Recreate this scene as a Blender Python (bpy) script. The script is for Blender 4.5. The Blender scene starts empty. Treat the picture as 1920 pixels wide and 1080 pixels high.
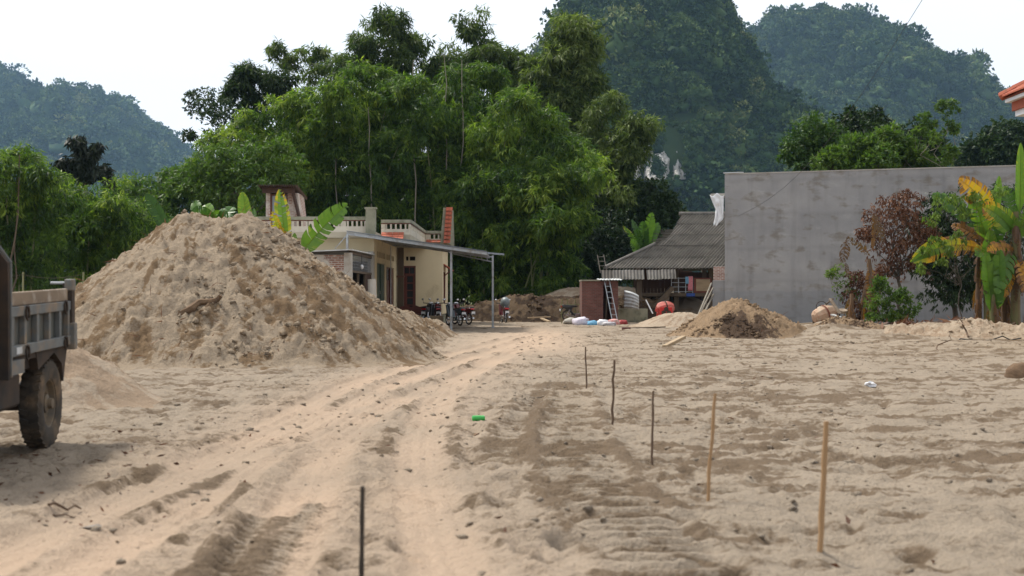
import bpy, bmesh, math, random
import numpy as np
from mathutils import Vector, Matrix

# ------------------------------------------------------------------ camera, world, sun, exposure
scene = bpy.context.scene
col = scene.collection
EYE = 1.5
F = 2667.0                      # focal length of the photograph in its own pixels (50 mm on 36 mm)
cam_data = bpy.data.cameras.new('camera')
cam = bpy.data.objects.new('camera', cam_data)
col.objects.link(cam)
cam.location = (0, 0, EYE)
cam.rotation_euler = (math.radians(90.236), 0, 0)
cam_data.lens = 50.0
cam_data.sensor_width = 36.0
cam_data.clip_start = 0.1
cam_data.clip_end = 9000
cam_data.dof.use_dof = True
cam_data.dof.focus_distance = 55
cam_data.dof.aperture_fstop = 2.8
scene.camera = cam

SUN_AZ, SUN_EL = math.radians(-52), math.radians(56)
world = bpy.data.worlds.new('World')
scene.world = world
world.use_nodes = True
wn = world.node_tree.nodes
wl = world.node_tree.links
wn.clear()
sky = wn.new('ShaderNodeTexSky')
sky.sky_type = 'NISHITA'
sky.sun_disc = False
sky.sun_elevation = SUN_EL
sky.sun_rotation = SUN_AZ % (2 * math.pi)
sky.air_density = 1.0
sky.dust_density = 4.0
tc = wn.new('ShaderNodeTexCoord')
nz = wn.new('ShaderNodeTexNoise')
nz.inputs['Scale'].default_value = 1.6
nz.inputs['Detail'].default_value = 5
nz.inputs['Roughness'].default_value = 0.5
wl.new(tc.outputs['Generated'], nz.inputs['Vector'])
mr = wn.new('ShaderNodeMapRange')
mr.inputs['From Min'].default_value = 0.3
mr.inputs['From Max'].default_value = 0.65
mr.inputs['To Min'].default_value = 0.80
mr.inputs['To Max'].default_value = 0.94
wl.new(nz.outputs['Fac'], mr.inputs['Value'])
mx = wn.new('ShaderNodeMix')
mx.data_type = 'RGBA'
wl.new(mr.outputs['Result'], mx.inputs['Factor'])
wl.new(sky.outputs['Color'], mx.inputs[6])
mx.inputs[7].default_value = (12.4, 12.4, 12.5, 1)      # thin bright overcast
bg = wn.new('ShaderNodeBackground')
bg.inputs['Strength'].default_value = 0.073
wl.new(mx.outputs[2], bg.inputs['Color'])
wo = wn.new('ShaderNodeOutputWorld')
wl.new(bg.outputs['Background'], wo.inputs['Surface'])

sun_data = bpy.data.lights.new('sun', 'SUN')
sun_data.energy = 3.9
sun_data.angle = math.radians(9)
sun_data.color = (1.0, 0.95, 0.86)
sun = bpy.data.objects.new('sun', sun_data)
col.objects.link(sun)
SDIR = Vector((math.sin(SUN_AZ) * math.cos(SUN_EL), math.cos(SUN_AZ) * math.cos(SUN_EL), math.sin(SUN_EL)))
sun.rotation_euler = (-SDIR).to_track_quat('-Z', 'Y').to_euler()
sun.location = SDIR * 60

scene.view_settings.view_transform = 'Standard'
scene.view_settings.look = 'None'
scene.view_settings.exposure = 0.50
scene.view_settings.gamma = 1.0
scene.view_settings.use_curve_mapping = False
scene.render.engine = 'CYCLES'
scene.cycles.use_denoising = True
scene.cycles.max_bounces = 6
scene.cycles.diffuse_bounces = 3
scene.cycles.glossy_bounces = 2
scene.cycles.transmission_bounces = 4
scene.cycles.transparent_max_bounces = 6
scene.cycles.volume_bounces = 1
scene.cycles.caustics_reflective = False
scene.cycles.caustics_refractive = False

rng = np.random.default_rng(7)
random.seed(7)

# ------------------------------------------------------------------ helpers
def at(px, py, D):
    """point in the place seen at pixel (px, py) of the photograph at distance D"""
    return Vector(((px - 960) / F * D, D, EYE - (py - 551) / F * D))

def gx(px, D): return (px - 960) / F * D
def gz(py, D): return EYE - (py - 551) / F * D
def gnd(px, py):
    D = EYE * F / (py - 551)
    return np.array((gx(px, D), D))

def tag(o, label=None, cat=None, group=None, kind=None):
    if label: o['label'] = label
    if cat: o['category'] = cat
    if group: o['group'] = group
    if kind: o['kind'] = kind
    return o

def thing(name, label, cat, loc=(0, 0, 0), rotz=0.0, group=None):
    o = bpy.data.objects.new(name, None)
    o.empty_display_size = 0.2
    col.objects.link(o)
    o.location = loc
    o.rotation_euler = (0, 0, rotz)
    return tag(o, label, cat, group)

def copy_tree(o, parent=None):
    c = o.copy()
    col.objects.link(c)
    c.parent = parent
    for ch in list(o.children):
        copy_tree(ch, c)
    return c

def np_mesh(name, V, faces=None, mat=None, parent=None, smooth=False, loc=None, quads=None, tint=None, attrs=None):
    """V (n,3); faces list or quads (m,4) int array"""
    me = bpy.data.meshes.new(name)
    if quads is not None:
        q = np.ascontiguousarray(quads, dtype=np.int32)
        m, k = q.shape
        me.vertices.add(len(V))
        me.vertices.foreach_set('co', np.ascontiguousarray(V, dtype=np.float32).ravel())
        me.loops.add(m * k)
        me.loops.foreach_set('vertex_index', q.ravel())
        me.polygons.add(m)
        me.polygons.foreach_set('loop_start', np.arange(0, m * k, k, dtype=np.int32))
        me.update(calc_edges=True)
    else:
        me.from_pydata([tuple(v) for v in V], [], faces)
        me.update()
    if smooth:
        me.polygons.foreach_set('use_smooth', np.ones(len(me.polygons), dtype=bool))
    if tint is not None:
        a = me.attributes.new('tint', 'FLOAT', 'FACE')
        a.data.foreach_set('value', np.ascontiguousarray(tint, dtype=np.float32))
    for k_, v_ in (attrs or {}).items():
        a = me.attributes.new(k_, 'FLOAT', 'POINT')
        a.data.foreach_set('value', np.ascontiguousarray(v_, dtype=np.float32))
    if mat: me.materials.append(mat)
    o = bpy.data.objects.new(name, me)
    col.objects.link(o)
    if loc is not None: o.location = loc
    if parent: o.parent = parent
    return o

class MB:
    """collects simple solids; build() links them as one mesh object"""
    def __init__(self): self.v, self.f = [], []
    def add(self, vs, fs):
        n = len(self.v)
        self.v += [tuple(v) for v in vs]
        self.f += [tuple(i + n for i in f) for f in fs]
        return self
    def box(self, c, s, rot=None):
        hx, hy, hz = s[0] / 2, s[1] / 2, s[2] / 2
        vs = [Vector((x, y, z)) for x in (-hx, hx) for y in (-hy, hy) for z in (-hz, hz)]
        if rot is not None: vs = [rot @ v for v in vs]
        c = Vector(c)
        return self.add([v + c for v in vs], [(0, 1, 3, 2), (4, 6, 7, 5), (0, 4, 5, 1), (2, 3, 7, 6), (0, 2, 6, 4), (1, 5, 7, 3)])
    def bx(self, x0, x1, y0, y1, z0, z1):
        return self.box(((x0 + x1) / 2, (y0 + y1) / 2, (z0 + z1) / 2), (abs(x1 - x0), abs(y1 - y0), abs(z1 - z0)))
    def hexa(self, lo, hi):
        """two quads of four points, lo below hi, both in the same turning order"""
        return self.add(list(lo) + list(hi), [(3, 2, 1, 0), (4, 5, 6, 7), (0, 1, 5, 4), (1, 2, 6, 5), (2, 3, 7, 6), (3, 0, 4, 7)])
    def bar(self, a, b, w, h, up=(0, 0, 1)):
        a, b = Vector(a), Vector(b)
        d = (b - a).normalized()
        u = Vector(up)
        if abs(d.dot(u)) > 0.98: u = Vector((0, 1, 0))
        s = d.cross(u).normalized()
        t = s.cross(d)
        r = lambda p: [p + s * (w / 2 * i) + t * (h / 2 * j) for i, j in ((-1, -1), (1, -1), (1, 1), (-1, 1))]
        return self.hexa(r(a), r(b))
    def tube(self, pts, rad, n=8, cap=True):
        pts = [Vector(p) for p in pts]
        if not hasattr(rad, '__len__'): rad = [rad] * len(pts)
        vs, fs = [], []
        for i, p in enumerate(pts):
            d = (pts[min(i + 1, len(pts) - 1)] - pts[max(i - 1, 0)]).normalized()
            u = Vector((0, 0, 1)) if abs(d.z) < 0.9 else Vector((0, 1, 0))
            s = d.cross(u).normalized(); t = s.cross(d)
            for k in range(n):
                a = 2 * math.pi * k / n
                vs.append(p + (s * math.cos(a) + t * math.sin(a)) * rad[i])
        for i in range(len(pts) - 1):
            for k in range(n):
                k2 = (k + 1) % n
                fs.append((i * n + k, i * n + k2, (i + 1) * n + k2, (i + 1) * n + k))
        if cap:
            fs.append(tuple(range(n - 1, -1, -1)))
            fs.append(tuple((len(pts) - 1) * n + k for k in range(n)))
        return self.add(vs, fs)
    def lathe(self, prof, n=24, M=None, cap=True):
        """prof: (r, z) pairs about z; M places it"""
        vs, fs = [], []
        for r, z in prof:
            for k in range(n):
                a = 2 * math.pi * k / n
                vs.append(Vector((r * math.cos(a), r * math.sin(a), z)))
        for i in range(len(prof) - 1):
            for k in range(n):
                k2 = (k + 1) % n
                fs.append((i * n + k, i * n + k2, (i + 1) * n + k2, (i + 1) * n + k))
        if cap:
            fs.append(tuple(range(n - 1, -1, -1)))
            fs.append(tuple((len(prof) - 1) * n + k for k in range(n)))
        if M is not None: vs = [M @ v for v in vs]
        return self.add(vs, fs)
    def sphere(self, c, s, n=12, m=8, M=None):
        prof = [(max(1e-3, math.sin(math.pi * i / m)), -math.cos(math.pi * i / m)) for i in range(m + 1)]
        S = Matrix.Translation(Vector(c)) @ (M if M is not None else Matrix()) @ Matrix.Diagonal((s[0], s[1], s[2], 1))
        return self.lathe(prof, n, S)
    def prism(self, poly, a, b):
        """poly: list of (u, v); a, b: functions (u, v) -> point for both faces"""
        n = len(poly)
        return self.add([a(*p) for p in poly] + [b(*p) for p in poly],
                        [tuple(range(n)), tuple(range(2 * n - 1, n - 1, -1))] + [(i, i + n, (i + 1) % n + n, (i + 1) % n) for i in range(n)])
    def build(self, name, mat, parent=None, smooth=False, bevel=0.0, loc=None, seg=1):
        me = bpy.data.meshes.new(name)
        me.from_pydata(self.v, [], self.f)
        bm = bmesh.new(); bm.from_mesh(me)
        bmesh.ops.recalc_face_normals(bm, faces=bm.faces)
        if bevel > 0:
            es = [e for e in bm.edges if len(e.link_faces) == 2 and e.calc_face_angle(0) > 0.6]
            bmesh.ops.bevel(bm, geom=es, offset=bevel, segments=seg, affect='EDGES', profile=0.5)
        bm.to_mesh(me); bm.free()
        if smooth:
            me.polygons.foreach_set('use_smooth', np.ones(len(me.polygons), dtype=bool))
            try: me.set_sharp_from_angle(angle=math.radians(40))
            except Exception: pass
        if mat: me.materials.append(mat)
        o = bpy.data.objects.new(name, me)
        col.objects.link(o)
        if loc is not None: o.location = loc
        if parent: o.parent = parent
        return o

def RX(a): return Matrix.Rotation(a, 4, 'X')
def RY(a): return Matrix.Rotation(a, 4, 'Y')
def RZ(a): return Matrix.Rotation(a, 4, 'Z')
def T(*p): return Matrix.Translation(Vector(p))

# numpy value noise
def _h(ix, iy, seed):
    n = (ix.astype(np.int64) * 374761393 + iy.astype(np.int64) * 668265263 + seed * 974634777) & 0xffffffff
    n = ((n ^ (n >> 13)) * 1274126177) & 0xffffffff
    return ((n ^ (n >> 16)) & 0xffff) / 32767.5 - 1.0
def vnoise(x, y, seed=0):
    x = np.asarray(x, float); y = np.asarray(y, float)
    ix, iy = np.floor(x), np.floor(y)
    fx, fy = x - ix, y - iy
    fx = fx * fx * fx * (fx * (fx * 6 - 15) + 10); fy = fy * fy * fy * (fy * (fy * 6 - 15) + 10)
    a, b = _h(ix, iy, seed), _h(ix + 1, iy, seed)
    c, d = _h(ix, iy + 1, seed), _h(ix + 1, iy + 1, seed)
    return (a + (b - a) * fx) * (1 - fy) + (c + (d - c) * fx) * fy
def fbm(x, y, octv=4, seed=0, gain=0.5, lac=2.03):
    s, a, t = 0.0, 1.0, 0.0
    for o in range(octv):
        s = s + a * vnoise(x * lac ** o + 17.3 * o, y * lac ** o - 9.1 * o, seed + o); t += a; a *= gain
    return s / t
def sstep(a, b, x):
    t = np.clip((x - a) / (b - a), 0, 1)
    return t * t * (3 - 2 * t)

# ------------------------------------------------------------------ materials
def new_mat(name):
    m = bpy.data.materials.new(name)
    m.use_nodes = True
    nt = m.node_tree
    return m, nt, nt.nodes['Principled BSDF']

def ramp(nt, fac, stops, interp='LINEAR'):
    r = nt.nodes.new('ShaderNodeValToRGB')
    r.color_ramp.interpolation = interp
    e = r.color_ramp.elements
    while len(e) > 1: e.remove(e[-1])
    e[0].position, e[0].color = stops[0][0], (*stops[0][1], 1)
    for p, c in stops[1:]:
        k = e.new(p); k.color = (*c, 1)
    nt.links.new(fac, r.inputs['Fac'])
    return r.outputs['Color']

def noise(nt, scale, detail=4, rough=0.55, vec=None, stretch=None, coord='Object'):
    n = nt.nodes.new('ShaderNodeTexNoise')
    n.inputs['Scale'].default_value = scale
    n.inputs['Detail'].default_value = detail
    n.inputs['Roughness'].default_value = rough
    if vec is None:
        t = nt.nodes.new('ShaderNodeTexCoord'); vec = t.outputs[coord]
    if stretch:
        mp = nt.nodes.new('ShaderNodeMapping'); mp.inputs['Scale'].default_value = stretch
        nt.links.new(vec, mp.inputs['Vector']); vec = mp.outputs['Vector']
    nt.links.new(vec, n.inputs['Vector'])
    return n.outputs['Fac']

def mixc(nt, fac, a, b, blend='MIX'):
    m = nt.nodes.new('ShaderNodeMix'); m.data_type = 'RGBA'; m.blend_type = blend
    for s, v in ((m.inputs['Factor'], fac), (m.inputs[6], a), (m.inputs[7], b)):
        if isinstance(v, (int, float)): s.default_value = v
        elif isinstance(v, tuple): s.default_value = (*v, 1)
        else: nt.links.new(v, s)
    return m.outputs[2]

def math_n(nt, op, a, b=0.0, c=None, clamp=False):
    m = nt.nodes.new('ShaderNodeMath'); m.operation = op; m.use_clamp = clamp
    for i, v in enumerate((a, b) if c is None else (a, b, c)):
        if isinstance(v, (int, float)): m.inputs[i].default_value = v
        else: nt.links.new(v, m.inputs[i])
    return m.outputs[0]

def bump(nt, bsdf, h, strength=0.4, dist=0.02):
    b = nt.nodes.new('ShaderNodeBump')
    b.inputs['Strength'].default_value = strength
    b.inputs['Distance'].default_value = dist
    nt.links.new(h, b.inputs['Height'])
    nt.links.new(b.outputs['Normal'], bsdf.inputs['Normal'])

def attr(nt, name):
    a = nt.nodes.new('ShaderNodeAttribute'); a.attribute_name = name
    return a.outputs['Fac']

def simple(name, c1, c2=None, scale=3.0, rough=0.7, metal=0.0, bmp=0.0, bscale=40, spec=0.3, stretch=None, detail=5, dirt=None, dscale=1.5, dlo=0.5, dhi=0.7):
    """a surface with a tone that wanders between c1 and c2, optional stains of colour dirt"""
    m, nt, b = new_mat(name)
    c2 = c2 or tuple(v * 0.75 for v in c1)
    f = noise(nt, scale, detail, 0.6, stretch=stretch)
    c = ramp(nt, f, [(0.3, c1), (0.7, c2)])
    if dirt:
        d = ramp(nt, noise(nt, dscale, 6, 0.65), [(dlo, (0, 0, 0)), (dhi, (1, 1, 1))])
        c = mixc(nt, d, c, dirt)
    nt.links.new(c, b.inputs['Base Color'])
    b.inputs['Roughness'].default_value = rough
    b.inputs['Metallic'].default_value = metal
    b.inputs['Specular IOR Level'].default_value = spec
    if bmp: bump(nt, b, noise(nt, bscale, 4, 0.6, stretch=stretch), bmp, 0.02)
    return m

def leaf_mat(name, stops, trans=0.35, rough=0.55, tcol=None):
    m, nt, b = new_mat(name)
    c = ramp(nt, attr(nt, 'tint'), stops)
    nt.links.new(c, b.inputs['Base Color'])
    b.inputs['Roughness'].default_value = rough
    b.inputs['Specular IOR Level'].default_value = 0.25
    t = nt.nodes.new('ShaderNodeBsdfTranslucent')
    tc_ = mixc(nt, 1.0, c, tcol or (1.25, 1.45, 0.6), 'MULTIPLY')
    nt.links.new(tc_, t.inputs['Color'])
    ms = nt.nodes.new('ShaderNodeMixShader')
    ms.inputs['Fac'].default_value = trans
    nt.links.new(b.outputs[0], ms.inputs[1]); nt.links.new(t.outputs[0], ms.inputs[2])
    nt.links.new(ms.outputs[0], nt.nodes['Material Output'].inputs['Surface'])
    return m

def earth_mat(name, dry, mid, damp_dark, grit=0.5):
    """sandy soil: point attributes 'track' (packed, dry) and 'damp' (freshly turned, plus darker tread valleys) choose the tone"""
    m, nt, b = new_mat(name)
    n1 = noise(nt, 0.55, 6, 0.6)
    n2 = noise(nt, 5.0, 6, 0.7)
    n3 = noise(nt, 38.0, 4, 0.7)
    base = ramp(nt, n1, [(0.35, mid), (0.65, tuple(v * 0.86 for v in mid))])
    base = mixc(nt, attr(nt, 'track'), base, dry)
    d = math_n(nt, 'ADD', attr(nt, 'damp_dark'), math_n(nt, 'MULTIPLY', math_n(nt, 'SUBTRACT', n2, 0.5), 0.9))
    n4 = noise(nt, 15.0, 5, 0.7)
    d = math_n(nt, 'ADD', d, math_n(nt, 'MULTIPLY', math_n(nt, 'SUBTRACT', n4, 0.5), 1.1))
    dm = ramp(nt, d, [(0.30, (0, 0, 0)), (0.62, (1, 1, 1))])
    base = mixc(nt, dm, base, damp_dark)
    g = ramp(nt, n3, [(0.3, (0.70, 0.68, 0.66)), (0.5, (1, 1, 1)), (0.75, (1.12, 1.12, 1.12))])
    base = mixc(nt, grit, base, mixc(nt, 1.0, base, g, 'MULTIPLY'))
    nt.links.new(base, b.inputs['Base Color'])
    b.inputs['Roughness'].default_value = 0.95
    b.inputs['Specular IOR Level'].default_value = 0.1
    h = math_n(nt, 'ADD', math_n(nt, 'MULTIPLY', n2, 1.4), math_n(nt, 'ADD', math_n(nt, 'MULTIPLY', n4, 0.9), math_n(nt, 'MULTIPLY', n3, 0.5)))
    bump(nt, b, h, 0.9, 0.05)
    return m

M = {}
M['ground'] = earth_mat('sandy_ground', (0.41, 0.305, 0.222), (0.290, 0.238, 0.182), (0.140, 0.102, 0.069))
M['pile'] = earth_mat('river_sand_heap', (0.33, 0.27, 0.205), (0.300, 0.238, 0.172), (0.160, 0.108, 0.064), 0.8)
M['pale_sand'] = earth_mat('pale_builders_sand', (0.38, 0.31, 0.235), (0.345, 0.275, 0.205), (0.27, 0.20, 0.14), 0.5)
M['dirt'] = earth_mat('dug_earth', (0.33, 0.25, 0.17), (0.25, 0.175, 0.11), (0.075, 0.05, 0.034), 0.8)
M['bank'] = earth_mat('dark_bank_earth', (0.16, 0.115, 0.075), (0.115, 0.08, 0.05), (0.045, 0.03, 0.02), 0.8)

# ------------------------------------------------------------------ ground
def path_px(pts): return np.array([gnd(*p) for p in pts])
def dense(P, step=0.12):
    """Catmull-Rom through P"""
    P = np.vstack([2 * P[0] - P[1], P, 2 * P[-1] - P[-2]])
    out = []
    for i in range(1, len(P) - 2):
        n = max(2, int(np.linalg.norm(P[i + 1] - P[i]) / step))
        t = np.linspace(0, 1, n, endpoint=False)[:, None]
        a, b, c, d = P[i - 1], P[i], P[i + 1], P[i + 2]
        out.append(0.5 * (2 * b + (c - a) * t + (2 * a - 5 * b + 4 * c - d) * t ** 2 + (3 * b - a - 3 * c + d) * t ** 3))
    return np.vstack(out)

def track_field(X, Y, P, reach):
    """signed distance and arclength to a path, only computed near it"""
    D = dense(P)
    s = np.concatenate([[0], np.cumsum(np.linalg.norm(np.diff(D, axis=0), axis=1))])
    dist = np.full(X.shape, 99.0); arc = np.zeros(X.shape)
    m = (X > D[:, 0].min() - reach) & (X < D[:, 0].max() + reach) & (Y > D[:, 1].min() - reach) & (Y < D[:, 1].max() + reach)
    idx = np.nonzero(m)
    px, py = X[idx], Y[idx]
    bd = np.full(px.shape, 1e9); bs = np.zeros(px.shape); sg = np.zeros(px.shape)
    tan = np.gradient(D, axis=0)
    for i in range(0, len(D)):
        dx, dy = px - D[i, 0], py - D[i, 1]
        d2 = dx * dx + dy * dy
        w = d2 < bd
        bd[w] = d2[w]
        tn = tan[i] / (np.linalg.norm(tan[i]) + 1e-9)
        bs[w] = s[i] + (dx * tn[0] + dy * tn[1])[w]
        sg[w] = (dx * tn[1] - dy * tn[0])[w]
    dist[idx] = np.where(bd < reach * reach, np.sign(sg) * np.sqrt(np.maximum(bd * 0 + sg * sg, 0)), 99.0)
    arc[idx] = bs
    return dist, arc

ROAD = [path_px(p) for p in (
    [(1010, 622), (860, 660), (700, 707), (560, 768), (380, 862), (150, 972), (-160, 1130)],
    [(1040, 626), (945, 662), (855, 716), (802, 782), (786, 862), (818, 1000), (852, 1100)],
    [(1030, 630), (900, 690), (745, 750), (652, 802), (604, 862), (572, 932), (505, 1060)],
    [(1020, 626), (880, 672), (720, 728), (600, 790), (450, 880), (260, 1000), (60, 1110)],
    [(560, 790), (430, 850), (300, 905), (120, 985), (-60, 1060)])]
LUG = [path_px(p) for p in ([(1062, 726), (1068, 790), (1082, 850), (1112, 910), (1180, 985), (1290, 1085)],
                            [(1004, 745), (968, 800), (945, 850)],
                            [(560, 985), (520, 1040), (490, 1090)], [(460, 1020), (420, 1085)])]

def ground_fields(X, Y):
    dist = np.sqrt(X * X + Y * Y)
    near = np.clip(1.3 - dist / 90, 0, 1)
    z = 0.05 * fbm(X * 0.35, Y * 0.35, 3, 1) * near
    cl = np.clip(1.25 - dist / 45, 0.25, 1)
    lump = 0.022 * (np.abs(fbm(X * 3.4, Y * 3.4, 3, 13, .6)) - .2) * 2 + cl * 0.030 * (np.abs(fbm(X * 9.5, Y * 9.5, 2, 15, .6)) - .2) * 2 + 0.020 * fbm(X * 1.7, Y * 1.7, 4, 11, 0.6) + 0.026 * fbm(X * 6.0, Y * 6.0, 3, 21, 0.6)
    pits = np.clip(fbm(X * 2.6, Y * 2.2, 2, 31) - 0.18, 0, 1) * -0.20
    rough = lump + pits
    # field on the right scraped from side to side
    right = sstep(0.2, 1.6, X - 0.02 * Y + 0.25 * fbm(X * .5, Y * .5, 2, 5)) * sstep(62, 40, Y)
    str_ = 0.022 * fbm(X * 1.1, Y * 9.0 + .6 * X, 3, 43, .6) + 0.026 * fbm(X * 0.32 + 0.2 * Y, Y * 2.6 + 0.25 * X, 4, 41, 0.62)
    str_ += 0.03 * np.sign(str_) * np.abs(fbm(X * 0.7, Y * 5.0, 3, 47))
    z = z + rough * (1 - 0.35 * right) * near + str_ * right * near
    damp_dark = 0.29 + 0.35 * fbm(X * 0.45, Y * 0.6, 4, 51) + 0.9 * fbm(X * 2.4, Y * 2.8, 5, 53, .75) + right * (0.8 * fbm(X * 0.7 + .2 * Y, Y * 4.5 + .25 * X, 5, 57, .7) + .07)
    trk = np.zeros(X.shape); dmp_edge = np.zeros(X.shape)
    for i, P in enumerate(ROAD):
        d, s = track_field(X, Y, P, 2.2)
        w = 0.26
        a = np.abs(d)
        g = np.exp(-(a / w) ** 4)
        edge = np.exp(-((a - 0.33) / 0.09) ** 2)
        soft = np.exp(-(a / .85) ** 2)
        z = z * (1 - 0.75 * g) - 0.045 * g + 0.034 * edge * (0.6 + 0.6 * fbm(s * 0.9, d * 0 + i, 3, 61 + i))
        chev = np.sin((s * 2 * math.pi / 0.16) + np.abs(d) * 14) * np.exp(-(a / 0.2) ** 4) * sstep(-0.1, 0.25, fbm(s * 0.35, d * 0 + 3 * i, 2, 77))
        z = z + 0.010 * chev * np.clip(1.4 - Y / 22, 0, 1)
        long_ = 0.008 * np.sin(d * 2 * math.pi / 0.13 + i) * np.exp(-(a / 0.6) ** 4)
        z = z + long_
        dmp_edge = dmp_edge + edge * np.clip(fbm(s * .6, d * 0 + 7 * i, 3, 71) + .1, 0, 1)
        trk = np.maximum(trk, (0.55 + 0.45 * g) * soft * (0.78 + 0.45 * fbm(X * 0.8, Y * 0.5, 3, 65)))
    pk = sstep(56, 46, Y) * sstep(20, 34, Y)
    trk = np.maximum(trk, np.exp(-(((X - 0.2 - (Y - 40) * 0.04) / 1.7) ** 2)) * sstep(70, 50, Y) * sstep(30, 42, Y) * 0.95)
    damp_dark = damp_dark * (1 - np.clip(trk * 1.1, 0, 1)) + .9 * dmp_edge
    for i, P in enumerate(LUG):
        d, s = track_field(X, Y, P, 1.0)
        a = np.abs(d)
        w = 0.30 if i == 0 else (0.16 if i == 1 else 0.075)
        m = np.exp(-(a / w) ** 4)
        per = 0.25 if i == 0 else 0.13
        lug = np.tanh(3 * np.sin(s * 2 * math.pi / per + (0.9 if i else 5.0) * a + 0.8 * fbm(X * 2, Y * 2, 2, 5)))
        z = z * (1 - 0.92 * m) + m * ((0.062 if i == 0 else .035) * lug - 0.03) + 0.035 * np.exp(-((a - w * 1.35) / 0.09) ** 2) * (0.7 + 0.8 * fbm(s * 2, a, 2, 9))
        damp_dark = damp_dark + m * (.12 + .42 * (lug < -.2)) + .35 * np.exp(-((a - w * 1.4) / 0.1) ** 2)  # soil colour darker in the tread valleys and along the track edges
        trk = trk * (1 - 0.8 * m)
    # foot prints
    r2 = np.random.default_rng(3)
    for k in range(330):
        if k < 150: fx, fy = r2.uniform(-3, 3.4), r2.uniform(7, 20)
        else: fx, fy = r2.uniform(-1, 9), r2.uniform(9, 34)
        an = r2.uniform(0, math.pi); L, W_ = r2.uniform(.1, .15), r2.uniform(.045, .07)
        m = (np.abs(X - fx) < 0.4) & (np.abs(Y - fy) < 0.4)
        if not m.any(): continue
        dx, dy = X[m] - fx, Y[m] - fy
        u = (dx * math.cos(an) + dy * math.sin(an)) / L; v = (-dx * math.sin(an) + dy * math.cos(an)) / W_
        r = np.sqrt(u * u + v * v)
        dp = r2.uniform(.02, .045)
        z[m] += -dp * np.exp(-r ** 4) + dp * 0.5 * np.exp(-((r - 1.35) / 0.3) ** 2)
        damp_dark[m] += 0.35 * np.exp(-r ** 4)
    # one deeper hole in front
    hx, hy = gnd(1003, 998)
    r = np.sqrt(((X - hx) / .1) ** 2 + ((Y - hy) / .1) ** 2)
    z += -0.07 * np.exp(-r ** 4) + 0.03 * np.exp(-((r - 1.5) / .4) ** 2); damp_dark += 0.6 * np.exp(-r ** 4)
    # low berm along the grey wall and a rise toward the houses
    c = 52.5 - 0.25 * np.clip(X - 8, 0, 20)
    berm = np.exp(-((Y - c) / 3.4) ** 2) * sstep(9.0, 11.5, X) * (0.42 + 0.30 * fbm(X * 0.45, Y * 0.5, 3, 83))
    z = z + berm + 0.10 * berm * fbm(X * 3, Y * 3, 3, 85)
    lane = np.exp(-((Y - 40 + 0.1 * X) / 2.5) ** 2) * sstep(4, 7, X) * 0.12 * fbm(X * 0.9, Y * 0.9, 4, 87)
    z = z + lane
    damp_dark = damp_dark + 0.5 * np.abs(lane) * 8 * 0.4
    z = z + 0.25 * sstep(62, 76, Y) * sstep(2, -3, X) * sstep(120, 90, Y) * 0.2
    flat = sstep(85, 70, Y) * sstep(34, 28, np.abs(X)) * sstep(2.0, 4.0, Y)
    return z * flat, np.clip(trk, 0, 1), np.clip(damp_dark, 0, 1)

def axis(half, step, grow, lim, far):
    a = list(np.arange(0, half, step)); s = step
    while a[-1] < lim: s *= grow; a.append(a[-1] + s)
    return a + far
xp = axis(3.4, 0.040, 1.0105, 32, [36, 45, 70, 120, 300, 900, 2500, 5000])
xs = np.array([-v for v in xp[:0:-1]] + xp)
ys = [5.6]
while ys[-1] < 86: ys.append(ys[-1] + 0.029 * (ys[-1] / 7) ** 1.40)
ys = np.array([-2000, -300, -60, -15, 0, 3, 4.5] + ys + [90, 100, 120, 160, 250, 500, 1200, 3000, 6000])
GX, GY = np.meshgrid(xs, ys)
gz_, gt_, gd_ = ground_fields(GX, GY)
ny, nx = GX.shape
I = np.arange(nx * ny).reshape(ny, nx)
quads = np.stack([I[:-1, :-1], I[:-1, 1:], I[1:, 1:], I[1:, :-1]], -1).reshape(-1, 4)
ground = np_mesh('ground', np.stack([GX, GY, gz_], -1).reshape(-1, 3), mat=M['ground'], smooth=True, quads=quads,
                 attrs={'track': gt_.ravel(), 'damp_dark': gd_.ravel()})
tag(ground, kind='structure')

# height of the finished ground anywhere
def ground_z(x, y):
    j = np.clip(np.searchsorted(xs, x) - 1, 0, nx - 2); i = np.clip(np.searchsorted(ys, y) - 1, 0, ny - 2)
    u = (x - xs[j]) / (xs[j + 1] - xs[j]); v = (y - ys[i]) / (ys[i + 1] - ys[i])
    return (gz_[i, j] * (1 - u) + gz_[i, j + 1] * u) * (1 - v) + (gz_[i + 1, j] * (1 - u) + gz_[i + 1, j + 1] * u) * v

# ------------------------------------------------------------------ heaps
def clod_proto(r, n=1):
    bm = bmesh.new(); bmesh.ops.create_icosphere(bm, subdivisions=n, radius=1)
    V = np.array([v.co[:] for v in bm.verts]); Fc = np.array([[v.index for v in f.verts] for f in bm.faces]); bm.free()
    return V * (1 + 0.28 * r.standard_normal((len(V), 1))), Fc

def scatter_clods(name, pts, sizes, mat, parent, seed=1, squash=0.65, dmf=None):
    r = np.random.default_rng(seed)
    protos = [clod_proto(r) for _ in range(5)]
    Vs, Fs, n, dm = [], [], 0, []
    for p, s in zip(pts, sizes):
        V, Fc = protos[r.integers(5)]
        a = r.uniform(0, 2 * math.pi)
        R = np.array([[math.cos(a), -math.sin(a), 0], [math.sin(a), math.cos(a), 0], [0, 0, 1]])
        W_ = (V * np.array([1, r.uniform(.6, 1), squash]) * s) @ R.T + p
        Vs.append(W_); Fs.append(Fc + n); n += len(V)
        dm.append(np.full(len(V), r.uniform(0.0, 0.55) if dmf is None else r.uniform(0.0, 0.3) + dmf(p)))
    V = np.vstack(Vs); dm = np.concatenate(dm)
    o = np_mesh(name, V, mat=mat, parent=parent, quads=np.vstack(Fs), attrs={'track': dm * 0, 'damp_dark': dm})
    return tag(o, kind='stuff')

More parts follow.
